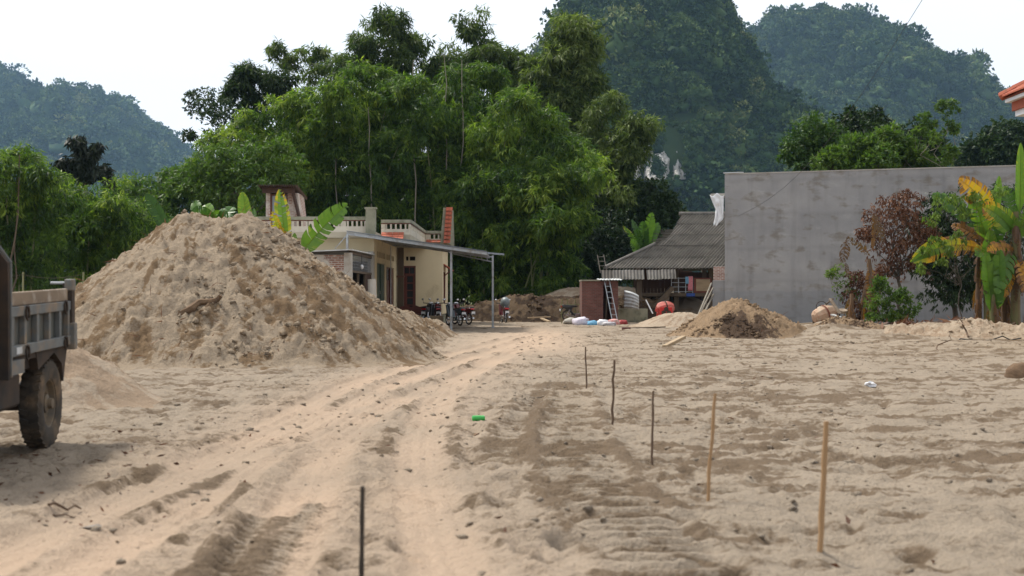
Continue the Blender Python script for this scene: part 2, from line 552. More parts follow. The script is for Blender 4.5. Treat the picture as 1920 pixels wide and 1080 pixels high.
def smax(a, b, k):
    h = np.clip(0.5 + 0.5 * (a - b) / k, 0, 1)
    return b * (1 - h) + a * h + k * h * (1 - h)

def heap(name, label, cat, skel, slope, box, step, mat, dmf=None, amp=1.0, round_=0.35, seed=0, dampf=None, clods=0, csize=(.02, .08), trackv=0.0, group=None, coarse=1.0, streak=0.5):
    """a heap of loose material: slopes falling from a skeleton of (x, y, height) crest points"""
    cx, cy = (box[0] + box[1]) / 2, (box[2] + box[3]) / 2
    root = thing(name, label, cat, (cx, cy, 0), 0, group)
    X, Y = np.meshgrid(np.arange(box[0], box[1] + step, step), np.arange(box[2], box[3] + step, step))
    wx = X + 0.25 * fbm(X * .5, Y * .5, 3, seed + 1); wy = Y + 0.25 * fbm(X * .5, Y * .5, 3, seed + 2)
    h = np.full(X.shape, -9.0); dr = np.zeros(X.shape)
    for (a, b) in zip(skel[:-1], skel[1:]):
        ax, ay, az = a; bx_, by, bz = b
        L2 = (bx_ - ax) ** 2 + (by - ay) ** 2 + 1e-9
        t = np.clip(((wx - ax) * (bx_ - ax) + (wy - ay) * (by - ay)) / L2, 0, 1)
        d = np.sqrt((wx - ax - t * (bx_ - ax)) ** 2 + (wy - ay - t * (by - ay)) ** 2 + round_ ** 2) - round_
        h = smax(h, az + (bz - az) * t - slope * d, 0.3)
    # foot spreads out
    foot = 0.24
    h = np.where(h < foot, foot * np.exp((np.minimum(h, foot) - foot) / foot * 1.25) - 0.10, h - 0.10)
    on = sstep(-0.06, 0.35, h)
    gy, gx_ = np.gradient(h, step)
    # coordinates along / across the fall line for run-off streaks
    ang = np.arctan2(Y - skel[0][1], X - skel[0][0])
    rad = np.hypot(X - skel[0][0], Y - skel[0][1])
    st = fbm(ang * 9, rad * 0.55, 4, seed + 5)
    big = fbm(X * 0.8 / coarse, Y * 0.8 / coarse, 3, seed + 7)
    med = fbm(X * 2.3 / coarse, Y * 2.3 / coarse, 4, seed + 9, 0.62)
    fine = fbm(X * 8 / coarse, Y * 8 / coarse, 3, seed + 13, 0.65)
    crumb = np.abs(fbm(X * 4.2 / coarse, Y * 4.2 / coarse, 3, seed + 17, 0.6))
    det = 0.15 * big + 0.12 * med + 0.085 * fine + 0.13 * (crumb - 0.2) + 0.14 * (np.abs(fbm(X * 9.5 / coarse, Y * 9.5 / coarse, 2, seed + 19, .6)) - .2) + 0.11 * streak * st
    z = h + amp * det * on
    damp_dark = 0.38 + 1.1 * fbm(X * 2.8, Y * 2.8, 5, seed + 31, .8) + 0.4 * fbm(X * .6, Y * .6, 3, seed + 33) - 0.8 * fbm(ang * 14, rad * 0.8, 4, seed + 35) * min(1, streak * 2)
    if dampf is not None: damp_dark = damp_dark + dampf(X, Y, z)
    ny_, nx_ = X.shape
    I_ = np.arange(nx_ * ny_).reshape(ny_, nx_)
    q = np.stack([I_[:-1, :-1], I_[:-1, 1:], I_[1:, 1:], I_[1:, :-1]], -1).reshape(-1, 4)
    keep = (z.ravel()[q].max(1) > -0.07)
    q = q[keep]
    used = np.unique(q); remap = np.full(nx_ * ny_, -1); remap[used] = np.arange(len(used))
    V = np.stack([X - cx, Y - cy, z], -1).reshape(-1, 3)[used]
    np_mesh('loose_surface', V, mat=mat, parent=root, smooth=True, quads=remap[q],
            attrs={'track': np.full(len(used), trackv), 'damp_dark': np.clip(damp_dark, 0, 1).ravel()[used]})
    if clods:
        r = np.random.default_rng(seed + 99)
        cand = np.nonzero((z > 0.02).ravel())[0]
        cw = np.clip(fbm(X * .9, Y * .9, 3, seed + 41).ravel()[cand] + .12, .02, 1) ** 1.5
        pk = r.choice(cand, clods, p=cw / cw.sum())
        P = np.stack([X.ravel()[pk] - cx, Y.ravel()[pk] - cy, z.ravel()[pk]], -1)
        s = csize[0] + (csize[1] - csize[0]) * r.random(clods) ** 5
        scatter_clods('loose_clods', P, s, mat, root, seed + 3, dmf=None if dmf is None else (lambda p: dmf(p[0] + cx, p[1] + cy)))
    root_h = lambda x, y: z[int(np.clip(round((y - box[2]) / step), 0, ny_ - 1)), int(np.clip(round((x - box[0]) / step), 0, nx_ - 1))]
    return root, root_h

big_pile, big_h = heap('sand_pile', 'huge tall heap of brown clodded sand in front of the cream house', 'sand pile',
    [(-7.55, 33.0, 3.44), (-6.15, 33.4, 3.36), (-5.3, 37.0, 2.30), (-3.9, 42.5, 1.20), (-2.9, 49, 0.60), (-2.9, 55, 0.50)], 0.76,
    (-13.5, 0.6, 27.0, 57.0), 0.055, M['pile'], amp=0.85, round_=0.28, seed=100, clods=4200, csize=(.012, .10))
truck_pile, truck_h = heap('sand_pile', 'low smooth heap of pale sand right behind the dump truck wheel', 'sand pile',
    [(-7.5, 20.2, 1.36), (-7.2, 20.0, 1.28)], 0.66, (-10.5, -3.4, 16.8, 24.0), 0.05, M['pale_sand'], amp=0.35, round_=0.4, seed=200, clods=120, csize=(.01, .04), trackv=0.3, streak=1.5)
mix_pile, mix_h = heap('sand_pile', 'smooth pale grey heap of builders sand below the red cement mixer', 'sand pile',
    [(8.1, 66.0, .72), (7.3, 66.0, .70)], 0.42, (3.6, 11.6, 62.0, 70.0), 0.08, M['pale_sand'], amp=0.25, round_=0.5, seed=300, clods=60, csize=(.02, .06), trackv=0.4)
dirt_pile, dirt_h = heap('dirt_pile', 'heap of dark clods and brown dirt in front of the grey wall', 'dirt pile',
    [(8.0, 50.5, 1.40), (8.9, 51.0, 1.05), (10.3, 51.5, .40)], 0.66, (4.2, 13.6, 45.5, 56.0), 0.06, M['dirt'], amp=0.9, round_=0.4, seed=400, clods=1000, csize=(.015, .12), dmf=lambda x, y: .75 * float(np.exp(-(((x - 7.9) / 1.0) ** 2 + ((y - 48.7) / 0.9) ** 2))),
    dampf=lambda X, Y, z: 1.5 * np.exp(-(((X - 7.9) / 1.0) ** 2 + ((Y - 48.7) / 0.9) ** 2)) - 0.55 + 0.5 * np.exp(-((z - .25) / .2) ** 2) * 0.6)
bank, bank_h = heap('earth_bank', 'long low bank of dark brown earth along the bamboo', 'earth bank',
    [(-3.2, 77.0, 0.85), (0, 77.6, 1.45), (4.5, 77.6, 1.5), (8, 78, 1.4)], 0.95, (-7, 11, 72.5, 82.5), 0.11, M['bank'], amp=1.1, round_=0.3, seed=500, clods=500, csize=(.04, .16), coarse=1.4)
back_pile, back_h = heap('sand_pile', 'flat topped heap of pale sand rising behind the dark earth bank', 'sand pile',
    [(3.2, 82, 1.95), (6.0, 82, 1.98), (9.0, 82, 1.9)], 0.42, (-2.5, 12, 77, 87), 0.12, M['pale_sand'], amp=0.35, round_=0.3, seed=600, trackv=0.6)
spoil, spoil_h = heap('dirt_pile', 'small ragged mound of earth beside the worn cement mixer', 'dirt pile',
    [(11.6, 51.0, 0.72), (12.7, 50.6, 0.55)], 0.6, (9.6, 15.2, 48, 54), 0.06, M['dirt'], amp=0.75, round_=0.3, seed=700, clods=420, csize=(.02, .12))

ridge, ridge_h = heap('sand_ridge', 'low ragged ridge of grey sand and debris below the banana plants', 'sand ridge',
    [(13.2, 48.6, 0.48), (15.6, 47.6, 0.62), (18.2, 46.8, 0.50), (20.5, 46.2, 0.66), (23.0, 45.5, 0.55)], 0.42, (10.6, 25.0, 43.6, 51.5), 0.07, M['pale_sand'], amp=1.0, round_=0.3, seed=800, clods=900, csize=(.015, .12), trackv=0.2)

# ------------------------------------------------------------------ foliage helpers
def unit(v): return v / (np.linalg.norm(v, axis=-1, keepdims=True) + 1e-9)

def leaf_quads(P, Dr, L, W, r, fold=0.25, wide_at=0.42):
    """one folded diamond per leaf"""
    n = len(P)
    up = unit(r.standard_normal((n, 3)) + np.array([0, 0, 1.2]))
    S = unit(np.cross(Dr, up)); N = np.cross(S, Dr)
    L = L[:, None]; W = W[:, None]
    mid = P + Dr * L * wide_at - N * (W * fold)
    V = np.stack([P, mid + S * W / 2, P + Dr * L - N * (L * 0.12), mid - S * W / 2], 1).reshape(-1, 3)
    q = np.arange(4 * n).reshape(n, 4)
    return V, q

def puff_leaves(C, R, tuft_n, leaf_n, L, W, r, droop=0.8, flat=0.75, topbias=0.35, tint0=None, shell=0.5, spread=0.5):
    """leaves hanging in tufts over the upper shells of puffs C with radii R"""
    n = len(C)
    d = unit(r.standard_normal((n, tuft_n, 3)) + np.array([0, 0, topbias]))
    rr = shell + (1 - shell) * r.random((n, tuft_n, 1)) ** 0.7
    Tp = C[:, None] + d * rr * R[:, None, None] * np.array([1, 1, flat])
    Tp = np.repeat(Tp.reshape(-1, 3), leaf_n, 0)
    dd = np.repeat(d.reshape(-1, 3), leaf_n, 0)
    m = len(Tp)
    Dr = unit(dd * spread + np.array([0, 0, -droop]) + 0.55 * r.standard_normal((m, 3)))
    Ln = L * r.uniform(0.6, 1.25, m); Wn = W * r.uniform(0.7, 1.2, m)
    P = Tp + 0.12 * L * r.standard_normal((m, 3))
    V, q = leaf_quads(P, Dr, Ln, Wn, r)
    if tint0 is None: tint0 = r.uniform(0.25, 0.65, n)
    tt = np.repeat(np.repeat(tint0, tuft_n) + r.normal(0, 0.10, n * tuft_n), leaf_n) + r.normal(0, 0.10, m)
    return V, q, np.clip(tt, 0, 1)

M['bamboo_leaf'] = leaf_mat('bamboo_leaf', [(0.0, (0.012, 0.028, 0.008)), (0.4, (0.046, 0.092, 0.016)), (0.72, (0.128, 0.198, 0.028)), (1.0, (0.26, 0.32, 0.05))], 0.42)
M['bamboo_old'] = leaf_mat('older_bamboo_leaf', [(0.0, (0.014, 0.028, 0.009)), (0.5, (0.052, 0.084, 0.022)), (1.0, (0.15, 0.19, 0.055))], 0.40)
M['bamboo_gold'] = leaf_mat('yellowing_bamboo_leaf', [(0.0, (0.05, 0.085, 0.012)), (0.5, (0.125, 0.175, 0.022)), (1.0, (0.22, 0.26, 0.045))], 0.38)
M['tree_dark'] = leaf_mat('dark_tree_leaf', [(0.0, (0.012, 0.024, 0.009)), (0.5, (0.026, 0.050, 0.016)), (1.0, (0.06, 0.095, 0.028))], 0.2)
M['tree_mid'] = leaf_mat('green_tree_leaf', [(0.0, (0.02, 0.045, 0.012)), (0.5, (0.05, 0.10, 0.022)), (1.0, (0.11, 0.17, 0.035))], 0.3)
M['tree_light'] = leaf_mat('fresh_tree_leaf', [(0.0, (0.032, 0.066, 0.014)), (0.5, (0.070, 0.125, 0.022)), (1.0, (0.15, 0.21, 0.04))], 0.38)
M['dead_leaf'] = leaf_mat('dead_brown_leaf', [(0.0, (0.05, 0.022, 0.012)), (0.5, (0.115, 0.05, 0.026)), (1.0, (0.20, 0.10, 0.05))], 0.2, tcol=(1.2, 0.9, 0.7))
M['culm'] = simple('bamboo_culm', (0.13, 0.16, 0.06), (0.22, 0.20, 0.11), 1.2, 0.5, stretch=(1, 1, 0.3))
M['bark'] = simple('tree_bark', (0.055, 0.045, 0.035), (0.11, 0.095, 0.075), 6, 0.9, bmp=0.4, stretch=(1, 1, 0.25))
M['bark_pale'] = simple('pale_bark', (0.16, 0.14, 0.11), (0.24, 0.215, 0.18), 5, 0.85, bmp=0.3, stretch=(1, 1, 0.3))

def bez(p0, p1, p2, p3, t):
    t = t[:, None]
    return (1 - t) ** 3 * p0 + 3 * (1 - t) ** 2 * t * p1 + 3 * (1 - t) * t * t * p2 + t ** 3 * p3

def bamboo(label, px, D, plumes, mat='bamboo_leaf', rmax=1.8, skirt=0, dens=1.0, seed=0, group=None, leaf=0.42, thin=False, tint=(0.25, 0.65), skz=(1.0, 9.0), skr=3.0):
    """a clump of arching culms; plumes: (apex px, apex py, overhang px[, size])"""
    r = np.random.default_rng(900 + seed)
    b = np.array([gx(px, D), D, 0.0])
    root = thing('bamboo_clump', label, 'bamboo', tuple(b), 0, group)
    C, R, TI = [], [], []
    for pl in plumes:
        ax, ay, ov = pl[:3]; sz = pl[3] if len(pl) > 3 else 1.0
        dD = r.uniform(-3.0, 2.0)
        Da = D + dD
        A = np.array([gx(ax, Da), Da, gz(ay, Da)]) - b
        A[2] -= 0.35 * sz
        p0 = np.array([r.normal(0, .5), r.normal(0, .5), -0.1])
        H = A[2]
        E = A + np.array([gx(960 + ov, Da), -abs(ov) / F * Da * 0.5 + r.uniform(-.6, .2), -0.10 * H - abs(ov) / F * Da * 0.75])
        p1 = p0 + np.array([0.12 * (A[0] - p0[0]), 0.1 * (A[1] - p0[1]), 0.62 * H])
        p2 = A * np.array([1, 1, 1.10])
        ts = np.linspace(0, 1, 22)
        cv = bez(p0, p1, p2, E, ts)
        mb = MB(); mb.tube(cv, list(np.linspace(0.055, 0.008, 22)), 5)
        mb.build('culm', M['culm'], root, smooth=True)
        nb = int((9 if thin else 25) * sz * dens * max(0.6, H / 13))
        s = 0.30 + 0.70 * r.random(nb) ** 0.8
        if thin: s = 0.5 + 0.5 * r.random(nb)
        base = bez(p0, p1, p2, E, s)
        prof = np.interp(s, [0.28, 0.5, 0.72, 0.9, 1.0], [0.75, 1.0, 0.95, 0.6, 0.3]) * rmax * sz
        off = unit(r.standard_normal((nb, 3)) * np.array([1, 1, 0.35]) + np.array([0, -0.25, 0]))
        c = base + off * (prof * r.uniform(0.35, 1.0, nb))[:, None]
        rr = (0.42 if thin else 0.80) * sz * r.uniform(0.7, 1.25, nb) * (0.6 + 0.4 * prof / rmax)
        C.append(c); R.append(rr); TI.append(r.uniform(*tint, nb) + 0.12 * (r.random() - 0.5))
        # bare branchlets that carry the tufts
    if skirt:
        a = r.uniform(0, 2 * math.pi, skirt); q = skr * np.sqrt(r.random(skirt))
        c = np.stack([q * np.cos(a), q * np.sin(a) * 0.7, r.uniform(skz[0], skz[1], skirt)], -1)
        C.append(c); R.append(r.uniform(0.5, 0.85, skirt)); TI.append(r.uniform(tint[0] - .1, tint[1] - .1, skirt))
    C, R, TI = np.vstack(C), np.concatenate(R), np.concatenate(TI)
    far = D >= 99
    if far: leaf *= 1.22
    V, q, tt = puff_leaves(C, R, 15 if thin else (24 if far else 27), 5 if far else 6, leaf, leaf * 0.20, r, tint0=TI)
    np_mesh('foliage', V, mat=M[mat], parent=root, quads=q, tint=tt)
    return root

def limb(mb, a, b, r0, r1, r, n=6, wob=0.12, sides=6):
    a, b = np.array(a, float), np.array(b, float)
    t = np.linspace(0, 1, n)[:, None]
    L = np.linalg.norm(b - a)
    p = a + (b - a) * t
    p[1:-1] += r.standard_normal((n - 2, 3)) * wob * L * 0.3
    mb.tube(p, list(np.linspace(r0, r1, n)), sides)
    return p

def tree(name, label, cat, base, blobs, trunk_h, trunk_r, mat, leaf=(0.22, 0.09), puffs=22, tufts=18, leaf_n=6, seed=0, group=None, bark='bark', droop=0.35, puff_r=0.42, tint=(0.25, 0.65), lean=(0, 0), spread=0.8):
    """tapered trunk, limbs to each mass of the crown, leaves on the shells of many puffs; blobs (x, y, z, r) relative to base"""
    r = np.random.default_rng(3000 + seed)
    root = thing(name, label, cat, tuple(base), 0, group)
    top = np.array([lean[0], lean[1], trunk_h])
    mb = MB()
    limb(mb, (0, 0, -0.15), top, trunk_r, trunk_r * 0.6, r, 7, 0.08, 8)
    mb.build('trunk', M[bark], root, smooth=True)
    lb = MB(); C, R, TI = [], [], []
    for (x, y, z, br) in blobs:
        c = np.array([x, y, z])
        pth = limb(lb, top * (0.8 + 0.2 * r.random()), c, trunk_r * 0.45, trunk_r * 0.10, r, 6, 0.25)
        n = int(puffs * max(0.5, br / 1.5))
        d = unit(r.standard_normal((n, 3)) + np.array([0, 0, 0.25]))
        pc = c + d * br * r.uniform(0.45, 1.0, (n, 1)) * np.array([1, 1, 0.8])
        for k in range(0, n, 4):
            limb(lb, pth[-2], pc[k], trunk_r * 0.12, trunk_r * 0.03, r, 4, 0.2, 4)
        C.append(pc); R.append(br * puff_r * r.uniform(0.7, 1.3, n)); TI.append(r.uniform(*tint, n))
    lb.build('limbs', M[bark], root, smooth=True)
    V, q, tt = puff_leaves(np.vstack(C), np.concatenate(R), tufts, leaf_n, leaf[0], leaf[1], r, droop, 0.8, 0.4, np.concatenate(TI), spread=spread)
    np_mesh('crown', V, mat=M[mat], parent=root, quads=q, tint=tt)
    return root

def scatter(name, pts, scl, protos, parent=None, seed=0):
    """many instances of proto meshes on points (geometry nodes)"""
    r = np.random.default_rng(seed)
    me = bpy.data.meshes.new(name)
    me.vertices.add(len(pts)); me.vertices.foreach_set('co', np.ascontiguousarray(pts, np.float32).ravel())
    for k_, ty, v in (('scl', 'FLOAT_VECTOR', scl), ('rot', 'FLOAT_VECTOR', np.stack([r.normal(0, .12, len(pts)), r.normal(0, .12, len(pts)), r.uniform(0, 6.28, len(pts))], -1))):
        a = me.attributes.new(k_, ty, 'POINT'); a.data.foreach_set('vector', np.ascontiguousarray(v, np.float32).ravel())
    a = me.attributes.new('pick', 'INT', 'POINT'); a.data.foreach_set('value', r.integers(0, len(protos.objects), len(pts)).astype(np.int32))
    o = bpy.data.objects.new(name, me); col.objects.link(o)
    if parent: o.parent = parent
    ng = bpy.data.node_groups.new(name, 'GeometryNodeTree')
    ng.interface.new_socket('Geometry', in_out='INPUT', socket_type='NodeSocketGeometry')
    ng.interface.new_socket('Geometry', in_out='OUTPUT', socket_type='NodeSocketGeometry')
    N, L = ng.nodes, ng.links
    gi, go = N.new('NodeGroupInput'), N.new('NodeGroupOutput')
    iop = N.new('GeometryNodeInstanceOnPoints'); ci = N.new('GeometryNodeCollectionInfo')
    ci.inputs['Collection'].default_value = protos
    ci.inputs['Separate Children'].default_value = True
    ci.inputs['Reset Children'].default_value = True
    iop.inputs['Pick Instance'].default_value = True
    def na(nm, ty):
        x = N.new('GeometryNodeInputNamedAttribute'); x.data_type = ty; x.inputs['Name'].default_value = nm
        return x.outputs['Attribute']
    L.new(gi.outputs[0], iop.inputs['Points']); L.new(ci.outputs[0], iop.inputs['Instance'])
    L.new(na('pick', 'INT'), iop.inputs['Instance Index'])
    L.new(na('scl', 'FLOAT_VECTOR'), iop.inputs['Scale'])
    L.new(na('rot', 'FLOAT_VECTOR'), iop.inputs['Rotation'])
    L.new(iop.outputs[0], go.inputs[0])
    md = o.modifiers.new('scatter', 'NODES'); md.node_group = ng
    return tag(o, kind='stuff')

# ------------------------------------------------------------------ far hills under forest
def forest_mat(name, stops):
    m, nt, b = new_mat(name)
    oi = nt.nodes.new('ShaderNodeObjectInfo')
    f = math_n(nt, 'ADD', math_n(nt, 'MULTIPLY', attr(nt, 'tint'), 0.45), math_n(nt, 'MULTIPLY', oi.outputs['Random'], 0.42))
    f = math_n(nt, 'ADD', f, math_n(nt, 'MULTIPLY', math_n(nt, 'SUBTRACT', noise(nt, 0.022, 4, .6, vec=oi.outputs['Location']), 0.42), 1.1))
    nt.links.new(ramp(nt, f, stops), b.inputs['Base Color'])
    b.inputs['Roughness'].default_value = 0.8; b.inputs['Specular IOR Level'].default_value = 0.1
    return m
M['forest'] = forest_mat('forest_leaf', [(0.0, (0.010, 0.024, 0.010)), (0.45, (0.034, 0.068, 0.022)), (0.8, (0.080, 0.125, 0.034)), (1.0, (0.18, 0.20, 0.07))])
M['hillside'] = simple('hillside_undergrowth', (0.022, 0.042, 0.018), (0.05, 0.075, 0.03), 0.05, 0.95, spec=0.05)

forest_protos = bpy.data.collections.new('forest_crowns')
def crown_proto(k):
    r = np.random.default_rng(50 + k)
    nb = 7 + k
    c = unit(r.standard_normal((nb, 3)) + np.array([0, 0, .4])) * r.uniform(.25, .75, (nb, 1)) * np.array([1, 1, .75 + .12 * k])
    V, q, t = puff_leaves(c, r.uniform(.32, .55, nb), 46, 1, 0.24, 0.18, r, 0.2, 0.85, 0.7, r.uniform(.2, .8, nb), shell=.75, spread=1.0)
    # opaque heart of twigs and leaves
    bm = bmesh.new(); bmesh.ops.create_icosphere(bm, subdivisions=2, radius=1)
    bv = np.array([v.co[:] for v in bm.verts]); bf = np.array([[v.index for v in f.verts] for f in bm.faces]); bm.free()
    bv = bv * (0.62 + 0.16 * r.standard_normal((len(bv), 1))) * np.array([1, 1, .85])
    me = bpy.data.meshes.new('forest_crown')
    tri = np.vstack([q[:, [0, 1, 2]], q[:, [0, 2, 3]], bf + len(V)]).astype(np.int32)
    VV = np.vstack([V, bv]); m = len(tri)
    me.vertices.add(len(VV)); me.vertices.foreach_set('co', VV.astype(np.float32).ravel())
    me.loops.add(3 * m); me.loops.foreach_set('vertex_index', tri.ravel())
    me.polygons.add(m); me.polygons.foreach_set('loop_start', np.arange(0, 3 * m, 3, dtype=np.int32))
    me.update(calc_edges=True)
    a = me.attributes.new('tint', 'FLOAT', 'FACE'); a.data.foreach_set('value', np.concatenate([t, t, np.full(len(bf), .2)]).astype(np.float32))
    me.materials.append(M['forest'])
    o = bpy.data.objects.new('forest_crown', me); forest_protos.objects.link(o)
for k in range(5): crown_proto(k)

def hill(name, sil, D, front, back, n_trees, size, seed, step=8.0, rough=0.10, power=0.75, bare=None, K=3.3):
    """a wooded hill whose crest runs at distance D with the outline sil (pixels)"""
    D, front, back, size, step = D * K, front * K, back * K, size * K, step * K
    sx = np.array([gx(p[0], D) for p in sil]); sz = np.array([gz(p[1], D) for p in sil]) - size * 0.9
    xs_ = np.arange(sx[0], sx[-1] + step, step); ys_ = np.arange(D - front, D + back + step, step)
    def zf(X, Y):
        wx = X + 0.06 * front * fbm(X / (front * .3), Y / (front * .3), 2, seed + 4)
        Zr = np.interp(wx, sx, sz)
        t = np.where(Y < D, (D - Y) / front, (Y - D) / back)
        t = np.clip(t + 0.16 * fbm(X / (front * .35), Y / (front * .5), 3, seed + 8) * np.clip(t * 4, 0, 1) * np.clip((1 - t) * 4, 0, 1), 0, 1)
        p = np.cos(math.pi / 2 * t) ** power
        n = rough * Zr * fbm(X / (front * .22), Y / (front * .3), 4, seed) * np.clip(t * 5, 0, 1)
        return np.maximum(Zr * p + n * sstep(1, .8, t), -3)
    X, Y = np.meshgrid(xs_, ys_)
    Z = zf(X, Y)
    ny_, nx_ = X.shape
    I_ = np.arange(nx_ * ny_).reshape(ny_, nx_)
    q = np.stack([I_[:-1, :-1], I_[:-1, 1:], I_[1:, 1:], I_[1:, :-1]], -1).reshape(-1, 4)
    h = np_mesh(name, np.stack([X, Y, Z], -1).reshape(-1, 3), mat=M['hillside'], smooth=True, quads=q)
    tag(h, kind='structure')
    r = np.random.default_rng(seed)
    # even cover on the slope: weight by the true surface area
    e = step * 0.5
    px_ = r.uniform(xs_[0], xs_[-1], n_trees * 6); py_ = r.uniform(D - front, D + 12, n_trees * 6)
    z0 = zf(px_, py_)
    sl = np.hypot((zf(px_ + e, py_) - z0) / e, (zf(px_, py_ + e) - z0) / e)
    w = np.minimum(np.sqrt(1 + sl * sl), 6) * (z0 > 1)
    if bare is not None: w = w * ~bare(px_, py_, z0)
    k = r.choice(len(px_), n_trees, replace=False, p=w / w.sum())
    s = size * (0.35 + 1.0 * r.random(n_trees) ** 1.6) * (1 + 0.7 * (r.random(n_trees) > 0.94))
    P = np.stack([px_[k], py_[k], z0[k] + s * 0.35], -1)
    f = scatter('forest', P, s[:, None] * np.stack([np.ones(n_trees), np.ones(n_trees), r.uniform(.8, 1.25, n_trees)], -1), forest_protos, None, seed)
    return h, f

cliff_c = at(1240, 296, 385)
def bare_patch(x, y, z):
    pxx = 960 + x / y * F; pyy = 551 - (z - EYE) / y * F
    return (pxx > 1188) & (pxx < 1288) & (pyy > 238) & (pyy < 336) & (y < 1051)
HILLS = []
def add_hill(flabel, *a, **k):
    h, f = hill(*a, **k)
    tag(f, flabel, 'forest')
    HILLS.append(h)
add_hill('dense dark forest on the nearest steep karst hill', 'hill', [(930, 330), (1000, 160), (1050, 60), (1090, -10), (1150, -70), (1230, -110), (1290, -80), (1335, -8), (1352, 40), (1372, 72), (1392, 118), (1412, 150), (1440, 190), (1500, 225), (1560, 260), (1640, 330), (1740, 440), (1800, 545)],
     430, 95, 60, 5200, 2.9, 11, 5.0, 0.10, 0.62, bare=bare_patch, K=2.3)
add_hill('dense forest on the second rounded karst hill', 'hill', [(1270, 420), (1340, 240), (1392, 130), (1408, 92), (1436, 52), (1472, 40), (1520, 38), (1570, 50), (1620, 66), (1660, 92), (1700, 120), (1740, 150), (1790, 185), (1830, 208), (1880, 262), (1990, 400)],
     640, 150, 80, 5200, 3.6, 23, 8.0, 0.09, 0.62)
add_hill('pale hazy forest on the ridge behind the rounded hill', 'hill', [(1560, 300), (1640, 120), (1690, 96), (1720, 108), (1760, 142), (1800, 178), (1850, 240), (1920, 420)],
     1000, 160, 90, 1600, 4.5, 31, 12, 0.08, 0.65)
add_hill('hazy forest on the hill at the far right', 'hill', [(1700, 420), (1790, 300), (1840, 222), (1868, 192), (1900, 172), (1960, 140), (2040, 120), (2120, 170), (2250, 400)],
     820, 150, 90, 2600, 3.8, 37, 10, 0.08, 0.65)
add_hill('blue hazy forest on the long hillside at the left', 'hill', [(-420, 250), (-250, 60), (-120, 84), (-40, 118), (0, 136), (40, 158), (70, 178), (100, 192), (140, 196), (190, 194), (232, 190), (270, 204), (310, 224), (350, 246), (400, 282), (470, 330), (560, 380), (680, 450), (760, 520)],
     900, 330, 150, 8000, 5.0, 41, 12, 0.07, 0.8)
add_hill('faint far forest behind the left hillside', 'hill', [(-300, 200), (-60, 110), (40, 150), (90, 182), (150, 220), (300, 300), (420, 400)],
     1300, 200, 100, 1200, 6, 47, 16, 0.05, 0.8)

# bare limestone face
M['limestone'] = simple('limestone', (0.52, 0.50, 0.47), (0.30, 0.29, 0.27), 0.35, 0.9, bmp=0.5, bscale=1.5, stretch=(1, 1, 0.35), dirt=(0.05, 0.06, 0.045), dscale=0.22, dlo=0.50, dhi=0.60)
def cliff():
    r = np.random.default_rng(5)
    U, Vv = np.meshgrid(np.linspace(1190, 1286, 60), np.linspace(240, 336, 60))
    Dm = 769 + 15 * fbm(U / 9, Vv / 30, 4, 3) + (U - 1240) * 0.13 + (336 - Vv) * 0.36
    P = np.stack([(U - 960) / F * Dm, Dm, EYE - (Vv - 551) / F * Dm], -1)
    bk = P.copy(); bk[..., 1] += 150
    n = 60
    I_ = np.arange(n * n).reshape(n, n)
    q = np.stack([I_[:-1, :-1], I_[:-1, 1:], I_[1:, 1:], I_[1:, :-1]], -1).reshape(-1, 4)
    ed = np.concatenate([I_[0, :], I_[1:, -1], I_[-1, -2::-1], I_[-2:0:-1, 0]])
    side = np.stack([ed, np.roll(ed, -1), np.roll(ed, -1) + n * n, ed + n * n], -1)
    c = P.reshape(-1, 3).mean(0)
    o = np_mesh('cliff', np.vstack([P.reshape(-1, 3), bk.reshape(-1, 3)]) - c, mat=M['limestone'], smooth=True, quads=np.vstack([q, q[:, ::-1] + n * n, side]), loc=tuple(c))
    return tag(o, 'bare pale limestone cliff showing through the forest on the near hill', 'cliff')
cliff()
# trees hanging over the rock, so its outline is ragged
rr_ = np.random.default_rng(6)
cp, cs = [], []
for k in range(26):
    a = rr_.uniform(0, 2 * math.pi); e = rr_.uniform(1.0, 1.3)
    px_, py_ = 1238 + 50 * e * math.cos(a), 288 + 50 * e * math.sin(a)
    if rr_.random() < 0.35: px_, py_ = rr_.uniform(1224, 1238), rr_.uniform(255, 330)
    p = at(px_, py_, 752); cp.append(p[:]); cs.append(rr_.uniform(2.0, 4.6))
cs = np.array(cs)
tag(scatter('cliff_bushes', np.array(cp), np.stack([cs, cs, cs], -1), forest_protos, None, 61), 'dark bushes clinging around the pale limestone cliff', 'bushes')

# ------------------------------------------------------------------ bamboo behind the house
BG = 'bamboo clumps behind the house'
bamboo('broad bright green bamboo clump at the left end of the tall stand', 555, 89, [(440, 205, -60), (505, 168, -45), (570, 140, -25), (480, 262, -62, .9), (610, 190, 15), (545, 235, -30), (600, 290, 10)], skirt=60, seed=1, group=BG, tint=(.35, .85))
bamboo('green bamboo clump right behind the brick stair tower', 680, 88, [(636, 118, -25), (690, 96, 8), (735, 130, 15), (660, 215, -25), (760, 215, 20), (700, 250, 0), (640, 300, -20)], skirt=90, seed=2, group=BG, tint=(.3, .7))
bamboo('dense mid green bamboo clump behind the roof parapet', 815, 88, [(780, 120, -15), (850, 108, 15), (905, 90, 28), (820, 200, -8), (880, 205, 28), (790, 280, -10), (850, 300, 20)], skirt=95, seed=3, group=BG, tint=(.25, .65))
bamboo('full rounded bamboo clump right of the red tiled gable', 930, 86, [(955, 128, 35), (1000, 178, 42), (1035, 222, 40), (920, 218, -10), (975, 285, 38), (900, 310, -10), (1010, 330, 30)], skirt=95, seed=4, group=BG, tint=(.3, .75))
